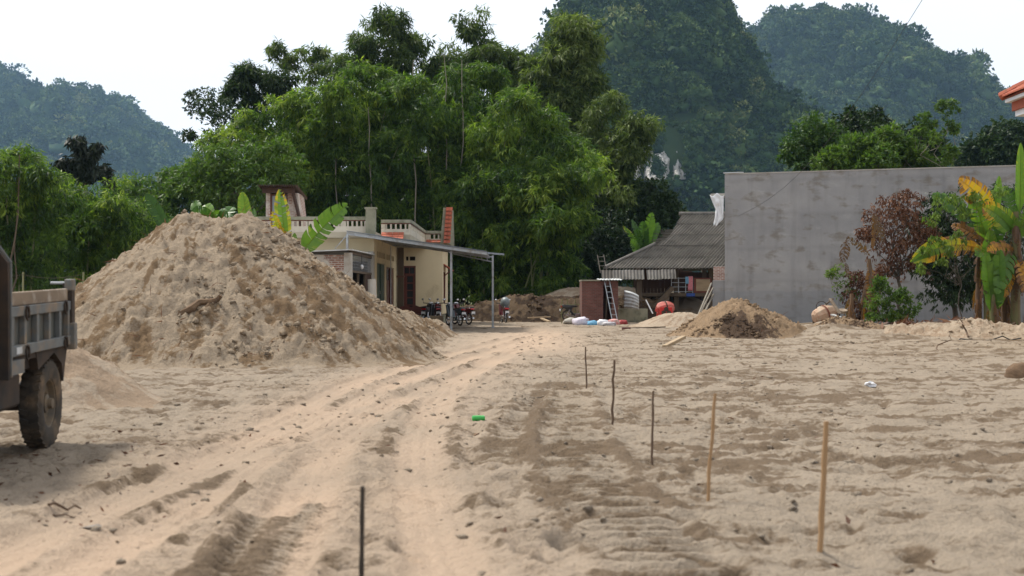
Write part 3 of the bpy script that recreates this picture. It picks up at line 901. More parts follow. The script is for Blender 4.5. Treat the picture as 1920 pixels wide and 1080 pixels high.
bamboo('yellow green bamboo clump leaning out over the stilt house', 1000, 84, [(1062, 252, 40), (1085, 280, 26), (1050, 300, 30), (1040, 345, 28), (1070, 380, 20, .9), (1010, 380, 10, .9), (985, 330, 10)], 'bamboo_leaf', skirt=110, seed=5, group=BG, tint=(.3, .85), skz=(.5, 9))
bamboo('tallest olive bamboo clump rising beside the near karst hill', 1050, 100, [(1066, 0, 16, 1.15), (1084, 40, 12, 1.1), (1050, 55, 12, 1.1), (1096, 110, 8), (1020, 110, -10), (1068, 150, 14, 1.1), (1030, 190, 0)], 'bamboo_old', skirt=110, seed=6, group=BG, tint=(.4, .95), skz=(2, 14))
bamboo('olive bamboo clump with drooping rounded tops before the cliff', 1120, 97, [(1136, 150, 22), (1178, 196, 32), (1160, 245, 26), (1120, 275, 8), (1150, 335, 14)], 'bamboo_old', skirt=130, seed=7, group=BG, tint=(.35, .9), skz=(1, 12))
bamboo('thin dark bamboo whips against the sky at the far left', 500, 106, [(478, 82, -28), (520, 112, -12), (455, 120, -26, .8)], 'bamboo_old', skirt=30, seed=8, group=BG, tint=(.0, .35), skz=(2, 14), rmax=1.2)
bamboo('sparse pale bamboo whips with sky showing through', 560, 108, [(530, 48, -6), (548, 70, 4), (590, 58, 6), (605, 80, 10), (650, 60, 8)], 'bamboo_old', seed=9, group=BG, thin=True, tint=(.4, .9), skirt=40, skz=(2, 14))
bamboo('dark bamboo clump cut off by the top of the picture', 735, 105, [(730, -12, 12), (760, 26, 16), (702, 34, -12), (735, 70, 5), (660, 85, -8)], 'bamboo_old', skirt=90, seed=10, group=BG, dens=.75, tint=(.25, .75), skz=(2, 15))
bamboo('dark slender bamboo clump with twin tops near the picture top', 875, 106, [(878, 8, 10), (905, 52, 14), (845, 70, -8), (815, 95, -5), (870, 85, 6)], 'bamboo_old', skirt=90, seed=11, group=BG, dens=.75, tint=(.25, .75), skz=(2, 15))
bamboo('half hidden bamboo clump between the twin tops and the tallest clump', 965, 104, [(945, 72, 10), (992, 84, 14), (1010, 118, 8), (970, 130, 0)], 'bamboo_old', skirt=80, seed=12, group=BG, tint=(.25, .7), skz=(2, 14))
bamboo('bushy bamboo filling the gap left of the stair tower top', 600, 95, [(590, 185, -15), (625, 225, 10), (560, 240, -20), (650, 165, 12), (600, 300, 0)], skirt=70, seed=17, group=BG, tint=(.25, .7), skz=(1, 11))
bamboo('bushy bamboo filling the middle of the tall stand', 745, 96, [(735, 175, -10), (775, 190, 10), (715, 235, -15), (800, 165, 12), (755, 270, 5)], skirt=80, seed=18, group=BG, tint=(.2, .6), skz=(1, 11))
bamboo('bushy bamboo filling the right middle of the tall stand', 880, 95, [(845, 150, -12), (890, 165, 10), (930, 155, 14), (870, 235, 0), (950, 230, 14)], skirt=80, seed=19, group=BG, tint=(.25, .65), skz=(1, 11))
LG = 'bamboo clumps behind the truck'
bamboo('bright bamboo clump at the left edge above the truck', 30, 63, [(10, 262, -14), (46, 258, 12), (75, 290, 18), (-40, 280, -30), (20, 330, -8), (80, 360, 18)], skirt=80, seed=13, group=LG, tint=(.25, .7), rmax=1.2, skz=(.5, 6), skr=2.6, leaf=.3)
bamboo('bamboo clump below the dark palm', 165, 67, [(150, 322, -22), (196, 338, 18), (228, 360, 18), (120, 340, -12), (170, 390, 8), (235, 420, 12)], skirt=85, seed=14, group=LG, tint=(.25, .7), rmax=1.2, skz=(.3, 5), skr=3, leaf=.3)
bamboo('low bamboo clump at the left foot of the huge sand heap', 265, 74, [(255, 372, -12), (290, 392, 12), (240, 420, -14), (300, 430, 12)], skirt=70, seed=15, group=LG, tint=(.3, .75), rmax=1.1, skz=(.3, 3.6), skr=3, leaf=.3)
bamboo('shaded bamboo clump between the left edge and the palm', 95, 74, [(95, 330, -10), (120, 350, 10), (70, 380, -10), (110, 420, 5)], 'bamboo_old', skirt=110, seed=16, group=LG, tint=(.1, .5), rmax=1.2, skz=(.3, 6), skr=3.4, leaf=.3)

# ------------------------------------------------------------------ other trees
def px_blobs(base, L):
    """(px, py, D, radius) -> relative to base"""
    out = []
    for (px_, py_, D, br) in L:
        p = at(px_, py_, D) - Vector(base); out.append((p.x, p.y, p.z, br))
    return out
def px_tree(name, label, px_, D, blobs, th, tr, mat, **k):
    b = (gx(px_, D), D, 0)
    return tree(name, label, 'tree', b, px_blobs(b, blobs), th, tr, mat, **k)

px_tree('broadleaf_tree', 'fresh green spreading tree left of the brick stair tower', 470, 80, [(500, 300, 79, 1.6), (440, 312, 79, 1.7), (385, 335, 79, 1.5), (345, 345, 80, 1.1), (530, 330, 80, 1.3), (460, 350, 78, 1.7), (410, 372, 79, 1.4), (510, 372, 80, 1.4)], 4.0, .2, 'tree_light', seed=1, leaf=(.3, .09), droop=.7)
px_tree('broadleaf_tree', 'dark leaning tree with bare twigs against the white sky', 470, 98, [(395, 215, 97, 1.7), (372, 190, 98, 1.2), (425, 235, 97, 1.8), (450, 265, 98, 1.5), (360, 255, 97, .7)], 8.5, .22, 'tree_dark', seed=2, puffs=13, tufts=11, leaf=(.28, .12), tint=(.2, .7), lean=(-1.0, 0))
px_tree('broadleaf_tree', 'low lime green trees in front of the blue hillside', 320, 110, [(300, 362, 109, 2.0), (350, 352, 110, 2.0), (250, 375, 110, 2.0), (390, 372, 110, 2.2), (300, 400, 108, 2.4)], 5, .25, 'tree_light', seed=3, leaf=(.4, .14))
px_tree('broadleaf_tree', 'dark round leaved tree at the right foot of the bamboo stand', 1215, 98, [(1225, 372, 97, 1.5), (1190, 390, 97, 1.8), (1240, 385, 97, 1.3), (1210, 425, 96, 2.0), (1170, 440, 96, 1.8), (1255, 410, 98, 1.2)], 5, .22, 'tree_dark', seed=4, leaf=(.26, .15))
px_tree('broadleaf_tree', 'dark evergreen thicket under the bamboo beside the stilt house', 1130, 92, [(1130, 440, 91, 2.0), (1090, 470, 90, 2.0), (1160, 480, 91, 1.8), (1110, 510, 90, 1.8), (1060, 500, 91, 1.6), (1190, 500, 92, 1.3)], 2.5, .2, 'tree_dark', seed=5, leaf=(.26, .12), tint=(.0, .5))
# beyond the grey wall
px_tree('broadleaf_tree', 'olive green tree at the left end above the grey wall', 1530, 92, [(1530, 255, 91, 1.7), (1500, 282, 91, 1.3), (1560, 270, 92, 1.6), (1520, 305, 91, 1.6), (1570, 305, 91, 1.4)], 6, .22, 'tree_mid', seed=6, leaf=(.28, .13))
px_tree('broadleaf_tree', 'dark green tree with upright leaves above the grey wall', 1620, 100, [(1600, 235, 99, 1.3), (1640, 228, 99, 1.2), (1618, 262, 98, 1.6), (1650, 262, 99, 1.2)], 7, .2, 'tree_dark', seed=7, leaf=(.3, .16), tint=(.2, .8))
px_tree('broadleaf_tree', 'bright layered tree with flat leaf tiers above the grey wall', 1640, 88, [(1590, 290, 87, 1.1), (1630, 285, 87, 1.2), (1665, 262, 87, .9), (1690, 292, 87, 1.3), (1650, 305, 86, 1.3), (1560, 305, 86, 1.1), (1610, 312, 87, 1.2), (1720, 305, 87, 1.2)], 6, .18, 'tree_light', seed=8, leaf=(.34, .12), droop=.2, puff_r=.5)
px_tree('slender_tree', 'slender pale stemmed tree standing highest above the grey wall', 1738, 86, [(1775, 205, 86, .6), (1742, 226, 86, .6), (1752, 262, 85, .6), (1785, 240, 86, .45), (1780, 285, 86, .5), (1730, 250, 86, .5), (1765, 305, 86, .7)], 6.4, .09, 'tree_light', seed=9, bark='bark_pale', puffs=16, tufts=12, leaf=(.24, .10), puff_r=.45)
px_tree('broadleaf_tree', 'dark distant tree right of the slender stem above the wall', 1870, 150, [(1850, 285, 149, 2.4), (1890, 268, 149, 2.6), (1925, 280, 149, 2.4), (1870, 300, 148, 2.4), (1820, 300, 149, 1.8)], 9, .3, 'tree_dark', seed=10, leaf=(.5, .25))
px_tree('broadleaf_tree', 'shadowy tree filling the gap behind the slender stem', 1700, 108, [(1700, 270, 107, 1.9), (1740, 292, 107, 1.8), (1670, 290, 107, 1.8)], 7, .24, 'tree_dark', seed=11, leaf=(.34, .16))

# shaded undergrowth that closes the stand of bamboo
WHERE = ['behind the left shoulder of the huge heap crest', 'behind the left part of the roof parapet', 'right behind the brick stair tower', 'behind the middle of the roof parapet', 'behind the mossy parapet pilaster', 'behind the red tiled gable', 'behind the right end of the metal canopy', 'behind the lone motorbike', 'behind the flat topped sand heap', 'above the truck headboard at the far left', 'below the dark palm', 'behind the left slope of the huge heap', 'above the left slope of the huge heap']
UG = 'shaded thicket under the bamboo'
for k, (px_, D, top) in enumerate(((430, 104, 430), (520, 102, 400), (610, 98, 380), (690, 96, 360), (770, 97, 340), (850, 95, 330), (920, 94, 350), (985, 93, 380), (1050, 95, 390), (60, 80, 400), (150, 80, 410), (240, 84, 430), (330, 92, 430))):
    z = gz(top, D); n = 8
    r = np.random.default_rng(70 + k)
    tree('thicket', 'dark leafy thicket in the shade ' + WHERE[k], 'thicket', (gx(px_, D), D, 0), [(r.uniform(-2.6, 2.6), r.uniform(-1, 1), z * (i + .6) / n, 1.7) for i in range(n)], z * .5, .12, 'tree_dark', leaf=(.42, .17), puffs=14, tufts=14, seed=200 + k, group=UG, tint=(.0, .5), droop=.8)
M['meadow'] = simple('weedy_ground', (0.035, 0.05, 0.018), (0.09, 0.085, 0.04), 0.2, 0.95, spec=0.05)
r_ = np.random.default_rng(1)
mx_, my_ = np.meshgrid(np.concatenate([np.linspace(-900, -60, 12), np.arange(-54, 56, 3), np.linspace(60, 900, 12)]), np.concatenate([np.arange(83, 120, 2.0), np.linspace(124, 1500, 24)]))
mz_ = 0.12 + 0.10 * fbm(mx_ * .4, my_ * .4, 3, 5); mz_[0] = -0.1
I_ = np.arange(mx_.size).reshape(mx_.shape)
tag(np_mesh('undergrowth', np.stack([mx_, my_, mz_], -1).reshape(-1, 3), mat=M['meadow'], smooth=True, quads=np.stack([I_[:-1, :-1], I_[:-1, 1:], I_[1:, 1:], I_[1:, :-1]], -1).reshape(-1, 4)), kind='structure')

# ------------------------------------------------------------------ building materials
M['cream'] = simple('cream_wall_paint', (0.68, 0.58, 0.39), (0.60, 0.51, 0.34), 0.8, 0.85, dirt=(0.36, 0.28, 0.17), dscale=0.6, dlo=0.56, dhi=0.78)
M['parapet'] = simple('weathered_white_paint', (0.56, 0.51, 0.42), (0.46, 0.42, 0.34), 1.6, 0.85, dirt=(0.22, 0.20, 0.16), dscale=1.4, dlo=0.56, dhi=0.74)
M['soffit'] = simple('beige_soffit', (0.42, 0.37, 0.28), (0.36, 0.32, 0.24), 1.0, 0.9)
M['mossy'] = simple('mossy_concrete', (0.30, 0.29, 0.22), (0.20, 0.20, 0.14), 2.2, 0.9, bmp=.3, dirt=(0.10, 0.10, 0.07), dscale=2)
M['brown_trim'] = simple('brown_trim_paint', (0.13, 0.05, 0.032), (0.10, 0.04, 0.026), 3, 0.6)
M['door_wood'] = simple('red_brown_door_wood', (0.15, 0.040, 0.026), (0.10, 0.028, 0.018), 5, 0.45, stretch=(1, 1, .2))
M['green_door'] = simple('faded_green_door', (0.075, 0.115, 0.082), (0.055, 0.085, 0.062), 4, 0.6)
M['dark_glass'] = simple('dark_window_glass', (0.012, 0.014, 0.016), (0.02, 0.022, 0.025), 1, 0.12, spec=0.5)
M['sky_glass'] = simple('dusty_window_glass', (0.25, 0.28, 0.32), (0.20, 0.225, 0.26), 2, 0.2, spec=0.5)
M['red_tile'] = simple('red_clay_tile', (0.36, 0.095, 0.048), (0.26, 0.065, 0.035), 3, 0.75, dirt=(0.12, 0.06, 0.04), dscale=4, dlo=.55, dhi=.75)
M['galv'] = simple('galvanised_steel', (0.34, 0.36, 0.38), (0.26, 0.28, 0.30), 6, 0.45, metal=0.5, dirt=(0.22, 0.20, 0.18), dscale=3)
M['sheet_dark'] = simple('dull_metal_sheet', (0.16, 0.18, 0.20), (0.11, 0.125, 0.14), 2, 0.5, metal=0.4)
M['white_sheet'] = simple('white_metal_sheet', (0.52, 0.54, 0.55), (0.42, 0.44, 0.45), 2, 0.5, dirt=(0.30, 0.27, 0.23), dscale=2)
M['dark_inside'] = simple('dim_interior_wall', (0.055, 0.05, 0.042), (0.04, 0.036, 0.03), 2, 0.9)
M['plaster'] = simple('bare_plaster', (0.44, 0.42, 0.38), (0.34, 0.32, 0.28), 1.5, 0.9, dirt=(0.24, 0.20, 0.16), dscale=1.2)
M['old_wood'] = simple('weathered_wood', (0.12, 0.09, 0.062), (0.075, 0.056, 0.04), 3, 0.85, bmp=.3, stretch=(1, 1, .15))
M['dark_wood'] = simple('dark_house_timber', (0.060, 0.032, 0.022), (0.040, 0.022, 0.016), 3, 0.8, stretch=(1, 1, .2))
M['raw_wood'] = simple('raw_plank', (0.36, 0.27, 0.17), (0.26, 0.19, 0.12), 4, 0.8, stretch=(.3, 1, 1))
M['fibro'] = simple('weathered_fibre_cement', (0.155, 0.140, 0.120), (0.085, 0.077, 0.066), 1.1, 0.95, bmp=.25, bscale=25, dirt=(0.05, 0.046, 0.04), dscale=0.8, dlo=.5, dhi=.8)
M['fibro_light'] = simple('paler_fibre_cement', (0.22, 0.205, 0.185), (0.12, 0.112, 0.10), 1.6, 0.95, bmp=.25, bscale=25, dirt=(0.07, 0.064, 0.056), dscale=1.0, dlo=.48, dhi=.7)
M['rubber'] = simple('dusty_rubber', (0.022, 0.021, 0.020), (0.055, 0.046, 0.036), 4, 0.85)
M['black_plastic'] = simple('black_plastic', (0.012, 0.012, 0.013), (0.02, 0.02, 0.021), 4, 0.4, spec=.5)
M['red_paint'] = simple('red_machine_paint', (0.40, 0.05, 0.04), (0.33, 0.05, 0.035), 4, 0.5, dirt=(0.42, 0.25, 0.19), dscale=3, dlo=.5, dhi=.75)
M['chrome'] = simple('bright_steel', (0.55, 0.55, 0.56), (0.45, 0.45, 0.46), 4, 0.25, metal=0.9)
M['white_plastic'] = simple('white_plastic', (0.72, 0.73, 0.74), (0.62, 0.63, 0.66), 3, 0.45)

def brick_mat(name, c1, c2, mortar, plaster=None, lo=.5, hi=.55, sc=1.0):
    m, nt, b = new_mat(name)
    t = nt.nodes.new('ShaderNodeTexCoord')
    sp = nt.nodes.new('ShaderNodeSeparateXYZ'); nt.links.new(t.outputs['Object'], sp.inputs[0])
    cb = nt.nodes.new('ShaderNodeCombineXYZ')
    nt.links.new(math_n(nt, 'ADD', sp.outputs['X'], sp.outputs['Y']), cb.inputs['X']); nt.links.new(sp.outputs['Z'], cb.inputs['Y'])
    br = nt.nodes.new('ShaderNodeTexBrick'); nt.links.new(cb.outputs[0], br.inputs['Vector'])
    br.inputs['Color1'].default_value = (*c1, 1); br.inputs['Color2'].default_value = (*c2, 1); br.inputs['Mortar'].default_value = (*mortar, 1)
    br.inputs['Scale'].default_value = 1.0; br.inputs['Brick Width'].default_value = .22 * sc; br.inputs['Row Height'].default_value = .075 * sc
    br.inputs['Mortar Size'].default_value = .012; br.inputs['Bias'].default_value = -0.1
    c = br.outputs['Color']
    c = mixc(nt, 0.6, c, mixc(nt, 1.0, c, ramp(nt, noise(nt, 2.5, 5), [(.3, (.6, .6, .6)), (.7, (1.2, 1.2, 1.2))]), 'MULTIPLY'))
    if plaster:
        c = mixc(nt, ramp(nt, noise(nt, 1.1, 5, .6), [(lo, (0, 0, 0)), (hi, (1, 1, 1))]), c, plaster)
    nt.links.new(c, b.inputs['Base Color']); b.inputs['Roughness'].default_value = .9
    bump(nt, b, math_n(nt, 'SUBTRACT', 1.0, br.outputs['Fac']), .5, .01)
    return m
M['brick_plaster'] = brick_mat('patchy_plastered_brick', (0.22, 0.10, 0.07), (0.30, 0.16, 0.11), (0.40, 0.37, 0.33), (0.46, 0.43, 0.38))
M['brick_red'] = brick_mat('dark_red_brick', (0.125, 0.042, 0.032), (0.165, 0.06, 0.045), (0.13, 0.085, 0.07))
M['brick_white'] = brick_mat('whitewashed_brick', (0.26, 0.12, 0.09), (0.36, 0.22, 0.18), (0.50, 0.45, 0.41), (0.50, 0.46, 0.43), .48, .62)

def off(root): return tuple(-v for v in root.location)
def wb(mb, name, mat, root, **k):
    """build world-coordinate geometry as a part of an unrotated thing"""
    return mb.build(name, M[mat], root, loc=off(root), **k)
def sub(mb, name, mat, part, **k):
    """sub-part in the same coordinates as its part"""
    return mb.build(name, M[mat], part, **k)
def wdup(o, root, d, name=None):
    c = o.copy(); col.objects.link(c); c.parent = root; c.location = Vector(o.location) + Vector(d)
    return c

# ------------------------------------------------------------------ cream house
def cream_house():
    R = thing('cream_house', 'cream flat roofed house with pierced parapet behind the huge sand heap', 'house', (-7.5, 66, 0))
    w = MB(); w.bx(-11.7, -5.6, 57.75, 74.8, -.2, .56); w.bx(-5.7, -3.5, 69.2, 75.8, -.2, .54); w.bx(-5.6, -4.4, 58.2, 69.3, -.2, .50)
    wb(w, 'plinth', 'mossy', R)
    # walls with real openings
    w = MB(); w.bx(-11.5, -5.8, 57.6, 57.8, .5, 3.75); w.bx(-11.5, -11.3, 57.8, 74.8, .5, 3.75); w.bx(-11.3, -3.6, 74.8, 75.0, .5, 3.75)
    zt = 3.75
    def east(y0, y1, z0, z1): w.bx(-5.8, -5.6, y0, y1, z0, z1)
    east(57.6, 59.0, .5, zt); east(62.7, 63.4, .5, zt); east(67.4, 70.0, .5, zt)
    east(59.0, 62.7, 2.80, 3.03); east(63.4, 67.4, 2.72, 3.03); east(59.0, 62.7, 3.27, zt); east(63.4, 67.4, 3.27, zt)
    wb(w, 'wall', 'cream', R)
    # vents: square holes between little posts
    post = None
    for y0, y1, n in ((59.0, 62.7, 4), (63.4, 67.4, 4)):
        st = (y1 - y0) / n
        for k in range(n):
            p = wb(MB().bx(-5.78, -5.61, y0 + st * k - .12 + (.12 if k == 0 else 0), y0 + st * k + .14, 3.03, 3.27), 'vent_post', 'cream', R)
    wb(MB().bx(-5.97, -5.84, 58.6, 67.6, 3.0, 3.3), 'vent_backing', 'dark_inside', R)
    # green double door, one leaf ajar showing the dark room
    f = wb(MB().bx(-5.74, -5.66, 59.05, 60.75, .56, 2.78), 'door', 'green_door', R); sub(MB().bx(-5.65, -5.62, 60.6, 60.7, 1.5, 1.62), 'handle', 'chrome', f)
    f = wb(MB().bx(-5.72, -5.64, 61.35, 62.65, .56, 2.78), 'door', 'green_door', R)
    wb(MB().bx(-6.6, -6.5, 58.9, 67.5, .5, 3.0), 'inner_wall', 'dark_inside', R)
    f = wb(MB().bx(-5.74, -5.66, 63.5, 65.4, .56, 2.70), 'door', 'door_wood', R)
    for z0, z1 in ((.75, 1.3), (1.42, 2.0)): sub(MB().bx(-5.655, -5.63, 63.8, 65.1, z0, z1), 'panel', 'door_wood', f)
    sub(MB().bx(-5.655, -5.635, 63.7, 65.2, 2.12, 2.62), 'pane', 'dark_glass', f)
    f = wb(MB().bx(-5.72, -5.64, 66.2, 67.3, .56, 2.70), 'door', 'door_wood', R)
    for z0, z1 in ((.75, 1.3), (1.42, 2.0)): sub(MB().bx(-5.635, -5.61, 66.35, 67.1, z0, z1), 'panel', 'door_wood', f)
    wb(MB().bx(-5.58, -5.54, 65.2, 65.27, .5, 3.7), 'downpipe', 'white_plastic', R)
    # right wing
    w = MB(); Y0, Y1 = 69.98, 70.18
    def fr(x0, x1, z0, z1): w.bx(x0, x1, Y0, Y1, z0, z1)
    fr(-5.6, -5.36, .5, 4.0); fr(-5.36, -4.74, 2.88, 3.14); fr(-5.36, -5.22, 3.14, 3.34); fr(-5.10, -5.04, 3.14, 3.34); fr(-4.76, -4.74, 3.14, 3.34); fr(-5.36, -4.74, 3.34, 4.0); fr(-4.74, -3.42, .5, 4.0)
    w.bx(-3.62, -3.42, 70.18, 71.0, .5, 4.0); w.bx(-3.62, -3.42, 73.2, 75.8, .5, 4.0); w.bx(-3.62, -3.42, 71.0, 73.2, .5, 1.0); w.bx(-3.62, -3.42, 71.0, 73.2, 2.6, 4.0)
    w.bx(-5.6, -3.62, 75.6, 75.8, .5, 4.0)
    wb(w, 'wing_wall', 'cream', R)
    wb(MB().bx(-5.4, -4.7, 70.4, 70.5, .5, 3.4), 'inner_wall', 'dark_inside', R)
    d = wb(MB().bx(-5.36, -5.29, 70.0, 70.1, .56, 2.88).bx(-4.81, -4.74, 70.0, 70.1, .56, 2.88).bx(-5.29, -4.81, 70.0, 70.1, 2.80, 2.88).bx(-5.29, -4.81, 70.0, 70.1, 2.42, 2.50), 'door_frame', 'door_wood', R)
    f = wb(MB().bx(-5.29, -5.17, 70.03, 70.09, .56, 2.42).bx(-4.88, -4.81, 70.03, 70.09, .56, 2.42), 'door', 'door_wood', R)
    for k in range(6): sub(MB().bx(-5.17, -4.88, 70.03, 70.09, .56 + k * .362, .61 + k * .362), 'glazing_bar', 'door_wood', f)
    for k in range(5): sub(MB().bx(-5.17, -4.88, 70.055, 70.07, .61 + k * .362, .922 + k * .362), 'pane', 'dark_glass', f)
    for x in (-5.29, -5.04): sub(MB().bx(x, x + .23, 70.05, 70.065, 2.50, 2.80), 'pane', 'dark_glass', d)
    sub(MB().bx(-5.065, -5.035, 70.02, 70.09, 2.5, 2.8), 'glazing_bar', 'door_wood', d)
    f = wb(MB().bx(-3.60, -3.44, 71.0, 71.1, 1.0, 2.6).bx(-3.60, -3.44, 73.1, 73.2, 1.0, 2.6).bx(-3.60, -3.44, 72.05, 72.15, 1.0, 2.6), 'window', 'door_wood', R)
    sub(MB().bx(-3.54, -3.52, 71.1, 73.1, 1.0, 2.6), 'pane', 'dark_glass', f)
    a = wb(MB().bar((-3.42, 71, 2.95), (-3.05, 71, 2.68), .04, .06).bar((-3.42, 73.2, 2.95), (-3.05, 73.2, 2.68), .04, .06).bar((-3.42, 71, 2.35), (-3.08, 71, 2.66), .05, .05), 'awning', 'door_wood', R)
    for k in range(10):
        y = 70.9 + k * .24
        sub(MB().hexa([(-3.44, y, 2.97), (-3.44, y + .22, 2.97), (-3.0, y + .22, 2.66), (-3.0, y, 2.66)], [(-3.44, y, 3.02), (-3.44, y + .22, 3.02), (-3.0, y + .22, 2.71), (-3.0, y, 2.71)]), 'tile', 'red_tile', a)
    c = wb(MB().bx(-5.56, -5.26, 68.9, 69.2, .5, 3.74), 'column', 'old_wood', R); sub(MB().bx(-5.59, -5.23, 68.87, 69.23, 2.30, 2.38), 'band', 'brown_trim', c)
    # roof slab and parapet
    wb(MB().bx(-11.9, -5.46, 57.0, 75.2, 3.75, 3.98).bx(-5.46, -4.25, 59.4, 75.2, 3.752, 3.978).bx(-4.25, -3.35, 69.9, 76.0, 3.9, 4.06), 'roof_slab', 'soffit', R)
    par = [((-11.9, 57.1), (-5.86, 57.1)), ((-5.47, 59.5), (-4.25, 59.5)), ((-4.31, 59.6), (-4.31, 69.9)), ((-4.25, 70.0), (-3.4, 70.0))]
    for (a, b) in par:
        a, b = Vector((*a, 0)), Vector((*b, 0)); d = (b - a).normalized(); L = (b - a).length
        z0 = 3.98
        def run(zl, zh, t): return MB().bar(a + Vector((0, 0, (zl + zh) / 2)), b + Vector((0, 0, (zl + zh) / 2)), t, zh - zl)
        wb(run(z0, 4.21, .12), 'parapet_wall', 'parapet', R)
        tr = wb(run(4.425, 4.465, .15), 'trim', 'brown_trim', R)
        wb(run(4.465, 4.60, .20), 'coping', 'mossy', R)
        n = int(L / .178); first = None
        for k in range(n + 1):
            t = L * k / max(1, n)
            wid = .22 if k % 7 == 0 else .07
            p = a + d * min(max(t, wid / 2), L - wid / 2)
            key = (wid, abs(d.x) > .5)
            if key not in bal_cache:
                s = (wid, .10, .215) if key[1] else (.10, wid, .215)
                bal_cache[key] = MB().box((0, 0, 0), s).build('baluster', M['parapet'], R).data
                o = bpy.data.objects[-1] if False else None
                for ob in R.children:
                    if ob.data is bal_cache[key]: o = ob
            else:
                o = bpy.data.objects.new('baluster', bal_cache[key]); col.objects.link(o); o.parent = R
            o.location = (p.x + 7.5, p.y - 66, 4.3175)
    p = wb(MB().bx(-5.86, -5.47, 56.9, 57.3, 3.74, 4.90), 'pilaster', 'mossy', R); sub(MB().bx(-5.90, -5.43, 56.86, 57.34, 4.90, 4.97), 'cap', 'mossy', p)
    # tiled skirts
    def skirt(x0, x1, ya, za, yb, zb, rows, name='tile'):
        n = int((x1 - x0) / .19)
        for i in range(rows):
            for k in range(n):
                t0, t1 = i / rows, (i + 1) / rows + .04
                x = x0 + (x1 - x0) * k / n; xe = x + (x1 - x0) / n - .012
                P = lambda xx, t, u: (xx, ya + (yb - ya) * t, za + (zb - za) * t + u + (.018 if t == t1 else 0))
                wb(MB().hexa([P(x, t0, 0), P(xe, t0, 0), P(xe, t1, 0), P(x, t1, 0)], [P(x, t0, .025), P(xe, t0, .025), P(xe, t1, .025), P(x, t1, .025)]), name, 'red_tile', R)
    skirt(-5.44, -4.5, 59.35, 4.05, 58.95, 3.76, 3)
    skirt(-4.2, -3.45, 69.85, 4.14, 69.6, 4.0, 1)
    # tile-capped gable fin at the right end
    fin = wb(MB().hexa([(-3.50, 69.4, 3.95), (-3.05, 69.6, 3.95), (-3.05, 75.5, 3.95), (-3.50, 75.5, 3.95)], [(-3.36, 69.55, 5.72), (-2.98, 69.75, 5.72), (-2.98, 72.5, 5.72), (-3.36, 72.5, 5.72)]), 'gable_fin', 'mossy', R)
    for k in range(9):
        for j in range(2):
            t0, t1 = k / 9, (k + 1) / 9 - .012
            X = lambda t, s: -3.34 + .12 * t + (.165 * (j + s))
            Y = lambda t: 69.36 + .20 * t
            Z = lambda t: 3.98 + 1.78 * t
            sub(MB().hexa([(X(t0, 0), Y(t0) - .07, Z(t0)), (X(t0, .93), Y(t0) - .07, Z(t0)), (X(t0, .93), Y(t0) + .10, Z(t0)), (X(t0, 0), Y(t0) + .10, Z(t0))],
                          [(X(t1, 0), Y(t1) - .01, Z(t1)), (X(t1, .93), Y(t1) - .01, Z(t1)), (X(t1, .93), Y(t1) + .10, Z(t1)), (X(t1, 0), Y(t1) + .10, Z(t1))]), 'tile', 'red_tile', fin)
    # brick stair tower on the roof
    X = lambda p: gx(p, 68)
    Z = lambda p: gz(p, 68)
    tw = wb(MB().bx(X(499), X(507), 67.9, 70, 3.98, Z(362)).bx(X(540), X(558), 67.9, 68.1, 3.98, Z(362)).hexa([(X(556), 67.92, 3.97), (X(568), 67.92, 3.97), (X(568), 70, 3.97), (X(556), 70, 3.97)], [(X(556), 67.92, Z(362)), (X(558.5), 67.92, Z(362)), (X(558.5), 70, Z(362)), (X(556), 70, Z(362))]).bx(X(507), X(556), 69.9, 70.1, 3.98, Z(362)), 'stair_tower', 'brick_white', R)
    f = sub(MB().bx(X(507), X(510), 67.95, 68.05, 3.98, Z(364)).bx(X(537), X(540), 67.95, 68.05, 3.98, Z(364)).bx(X(510), X(537), 67.95, 68.05, Z(367), Z(364)), 'window_frame', 'brown_trim', tw)
    sub(MB().bx(X(510), X(537), 68.0, 68.03, 3.98, Z(367)), 'pane', 'sky_glass', tw)
    n = 16
    V, Fq = [], []
    for i in range(n * 4 + 1):
        x = X(490) + (X(562) - X(490)) * i / (n * 4); c = .05 * math.cos(i / 4 * 2 * math.pi)
        for (yy, zz) in ((67.0, Z(350)), (70.6, Z(366)), (70.6, Z(366) - .03), (67.0, Z(350) - .03)):
            V.append((x, yy, zz + c))
    for i in range(n * 4):
        for k in range(4): Fq.append((i * 4 + k, i * 4 + (k + 1) % 4, (i + 1) * 4 + (k + 1) % 4, (i + 1) * 4 + k))
    sub(MB().add(V, Fq), 'corrugated_roof', 'dark_wood', tw)
    sub(MB().bar((X(552), 67.6, Z(362)), (X(574), 67.6, 4.0), .10, .5, (0, 1, 0)).bx(X(496), X(557), 67.3, 67.4, Z(362) - .05, Z(353)), 'fascia', 'dark_wood', tw)
    return R
bal_cache = {}
cream_house()

